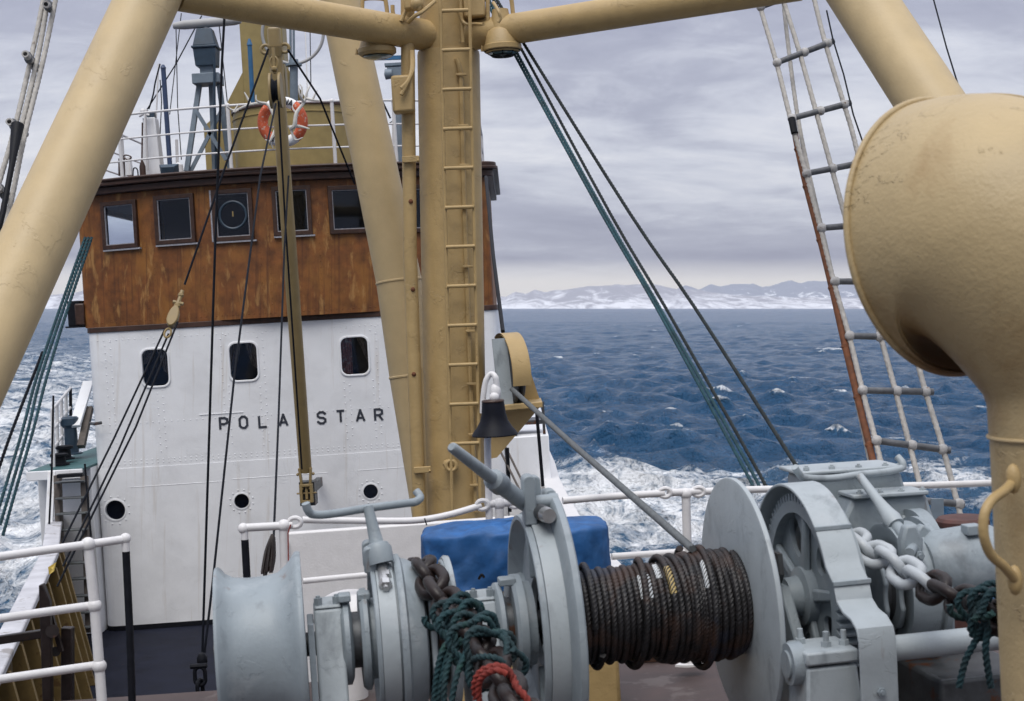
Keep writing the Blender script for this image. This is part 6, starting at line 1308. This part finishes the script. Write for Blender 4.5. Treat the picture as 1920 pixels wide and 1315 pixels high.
for pts in ([(815, 1158, 5.55), (840, 1175, 5.42), (880, 1172, 5.35), (905, 1190, 5.2)], [(812, 1150, 5.6), (822, 1180, 5.45), (850, 1195, 5.35), (835, 1240, 5.3), (820, 1320, 5.3), (818, 1380, 5.3)],
            [(850, 1190, 5.35), (828, 1225, 5.3), (815, 1290, 5.3), (812, 1380, 5.3)], [(870, 1195, 5.3), (845, 1235, 5.25), (832, 1290, 5.2), (838, 1380, 5.2)], [(885, 1200, 5.25), (862, 1250, 5.15), (850, 1300, 5.1), (840, 1390, 5.1)],
            [(905, 1190, 5.2), (940, 1185, 5.15), (958, 1205, 5.1), (966, 1225, 5.1), (960, 1240, 5.1)], [(900, 1185, 5.25), (945, 1195, 5.12), (950, 1220, 5.05), (940, 1250, 5.0), (955, 1280, 4.95), (985, 1320, 4.9)],
            [(880, 1240, 5.08), (900, 1232, 5.0), (930, 1234, 4.95), (945, 1245, 4.95)], [(872, 1210, 5.2), (890, 1190, 5.2), (925, 1188, 5.15), (950, 1190, 5.2)], [(860, 1150, 5.5), (885, 1148, 5.5), (893, 1158, 5.45), (880, 1175, 5.4), (850, 1168, 5.45)], [(868, 1146, 5.52), (890, 1152, 5.48), (896, 1172, 5.4)]):
    gl([(x + rs.normal(0, 1), y, Y) for x, y, Y in pts])
rd2 = thing('rope_lashing', 'red rope looped round the nearest chain link', 'rope', P(930, 1310, 4.85), 'lashings on the chains')
gl([(893, 1310, 4.80), (890, 1285, 4.78), (900, 1262, 4.76), (925, 1250, 4.75), (948, 1254, 4.75), (962, 1272, 4.75), (970, 1290, 4.72), (988, 1312, 4.7), (990, 1340, 4.7)], .0115, 'redrope', rd2)
gl([(900, 1330, 4.78), (897, 1290, 4.76), (905, 1268, 4.74), (928, 1257, 4.72), (950, 1264, 4.72)], .010, 'redrope', rd2)
gr2 = thing('rope_lashing', 'green rope knotted round the dark chain beside the tan ventilator', 'rope', P(1840, 1300, 5.3), 'lashings on the chains')
wrap(P(1828, 1130, 5.32), P(1870, 1160, 5.15), 3.0, .085, .0115, gr2, 'greenrope')
for pts in ([(1850, 1110, 5.25), (1835, 1135, 5.2), (1845, 1165, 5.18), (1830, 1200, 5.2), (1810, 1240, 5.2), (1798, 1290, 5.2)], [(1858, 1108, 5.2), (1842, 1140, 5.15), (1852, 1180, 5.15), (1848, 1220, 5.15), (1858, 1290, 5.15)], [(1860, 1125, 5.2), (1835, 1120, 5.22), (1826, 1140, 5.2), (1840, 1160, 5.15), (1862, 1150, 5.1)]): gl(pts, .0115, 'greenrope', gr2)

# ------------------------------------------------------------------ cowl ventilator, close on the right
cw = thing('cowl_ventilator', 'big tan cowl ventilator close by at the right edge', 'ventilator', S(1.57, 4.0, 0))
def cowl_ring(c, nrm, r_, n=72, up=None):
    nrm = unit(nrm); e1 = unit(np.cross(ZS, nrm)) if abs(nrm @ ZS) < .98 else XS
    e1 = unit(e1 - nrm * (e1 @ nrm)); e2 = np.cross(nrm, e1); return [c + r_ * (math.cos(a) * e1 + math.sin(a) * e2) for a in np.linspace(0, 2 * math.pi, n + 1)[:-1]]
NX, NY = CWX, CWY = 1.535, 4.0
mouth_c = P(1776, 443, 4.30); mdir = unit(np.array([-.52, .84, -.10]))
rm_ = .412; rn_ = .195
pz = P(1990, 815, 4.0); neck_c = np.array([pz[0], 4.0, pz[2]]); 
def sweep(t):
    p0 = neck_c; p3 = mouth_c; p1 = p0 + ZS * .46; p2 = p3 - mdir * .26
    c = (1 - t) ** 3 * p0 + 3 * (1 - t) ** 2 * t * p1 + 3 * (1 - t) * t * t * p2 + t ** 3 * p3
    d = 3 * (1 - t) ** 2 * (p1 - p0) + 6 * (1 - t) * t * (p2 - p1) + 3 * t * t * (p3 - p2); return c, unit(d)
b = B(); V = []; n = 72; rings = []
e1 = XS; prev = None
for i in range(41):
    t = i / 40; c, d = sweep(t); r_ = rn_ + (rm_ - rn_) * (0 if t < .09 else (1 - (1 - (t - .09) / .91) ** 3.0))
    if prev is None: e1 = unit(XS - d * (XS @ d))
    else: e1 = unit(e1 - d * (e1 @ d))
    e2 = np.cross(d, e1); prev = d; rings.append((c, d, e1, e2, r_)); V += [c + r_ * (math.cos(a) * e1 + math.sin(a) * e2) for a in np.linspace(0, 2 * math.pi, n + 1)[:-1]]
V0 = len(V)
for (c, d, f1, f2, r_) in rings[::-1]: V += [c + (r_ - .008) * (math.cos(a) * f1 + math.sin(a) * f2) for a in np.linspace(0, 2 * math.pi, n + 1)[:-1]]
F = []; m = 82
for i in range(m - 1):
    for j in range(n): F.append((i * n + j, i * n + (j + 1) % n, (i + 1) * n + (j + 1) % n, (i + 1) * n + j))
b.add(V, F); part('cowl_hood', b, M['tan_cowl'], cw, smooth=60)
c, d, f1, f2, r_ = rings[-1]
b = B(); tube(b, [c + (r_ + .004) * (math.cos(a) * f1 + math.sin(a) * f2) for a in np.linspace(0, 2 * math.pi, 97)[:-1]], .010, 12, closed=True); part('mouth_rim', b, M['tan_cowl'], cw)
sm = []
for i in range(39, 12, -1):
    c, d, f1, f2, r_ = rings[i]; cand = [c + (r_ + .001) * (math.cos(a) * f1 + math.sin(a) * f2) for a in np.linspace(0, 2 * math.pi, 121)]; dv_ = unit(np.array([.35, -.42, .85])); sm.append(max(cand, key=lambda q: (q - c) @ dv_))
b = B(); tube(b, cr_path(sm, 3), .0035, 8); part('weld_seam', b, M['tan_cowl'], cw)
nb = S(toS(neck_c)[0], 4.0, 0.0); nb = neck_c - ZS * (toS(neck_c)[2])
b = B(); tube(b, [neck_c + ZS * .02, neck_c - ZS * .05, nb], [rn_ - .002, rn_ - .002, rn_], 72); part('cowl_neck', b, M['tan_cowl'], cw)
b = B(); tube(b, [neck_c + (rn_ + .001) * (math.cos(a) * XS + math.sin(a) * YS) for a in np.linspace(0, 6.283, 73)[:-1]], .006, 8, closed=True); part('weld_seam', b, M['tan'], cw)
b = B(); hp = cr_path([P(1898, 905, 3.84), P(1884, 920, 3.80), P(1860, 938, 3.77), P(1846, 965, 3.75), P(1845, 1005, 3.75), P(1858, 1040, 3.77), P(1882, 1062, 3.80), P(1902, 1085, 3.83)], 8); tube(b, hp, .0135, 16); hd = part('handle', b, M['tan_mast'], cw)
b = B(); ball(b, P(1900, 898, 3.84), .03, 12, (.7, .7, 1.4)); part('handle_lug', b, M['tan_mast'], hd)
b = B(); ball(b, P(1903, 1088, 3.84), .03, 12, (.7, .7, 1.4)); part('handle_lug', b, M['tan_mast'], hd)

# brown patch with a broken edge on the underside of the hood near the lower lip
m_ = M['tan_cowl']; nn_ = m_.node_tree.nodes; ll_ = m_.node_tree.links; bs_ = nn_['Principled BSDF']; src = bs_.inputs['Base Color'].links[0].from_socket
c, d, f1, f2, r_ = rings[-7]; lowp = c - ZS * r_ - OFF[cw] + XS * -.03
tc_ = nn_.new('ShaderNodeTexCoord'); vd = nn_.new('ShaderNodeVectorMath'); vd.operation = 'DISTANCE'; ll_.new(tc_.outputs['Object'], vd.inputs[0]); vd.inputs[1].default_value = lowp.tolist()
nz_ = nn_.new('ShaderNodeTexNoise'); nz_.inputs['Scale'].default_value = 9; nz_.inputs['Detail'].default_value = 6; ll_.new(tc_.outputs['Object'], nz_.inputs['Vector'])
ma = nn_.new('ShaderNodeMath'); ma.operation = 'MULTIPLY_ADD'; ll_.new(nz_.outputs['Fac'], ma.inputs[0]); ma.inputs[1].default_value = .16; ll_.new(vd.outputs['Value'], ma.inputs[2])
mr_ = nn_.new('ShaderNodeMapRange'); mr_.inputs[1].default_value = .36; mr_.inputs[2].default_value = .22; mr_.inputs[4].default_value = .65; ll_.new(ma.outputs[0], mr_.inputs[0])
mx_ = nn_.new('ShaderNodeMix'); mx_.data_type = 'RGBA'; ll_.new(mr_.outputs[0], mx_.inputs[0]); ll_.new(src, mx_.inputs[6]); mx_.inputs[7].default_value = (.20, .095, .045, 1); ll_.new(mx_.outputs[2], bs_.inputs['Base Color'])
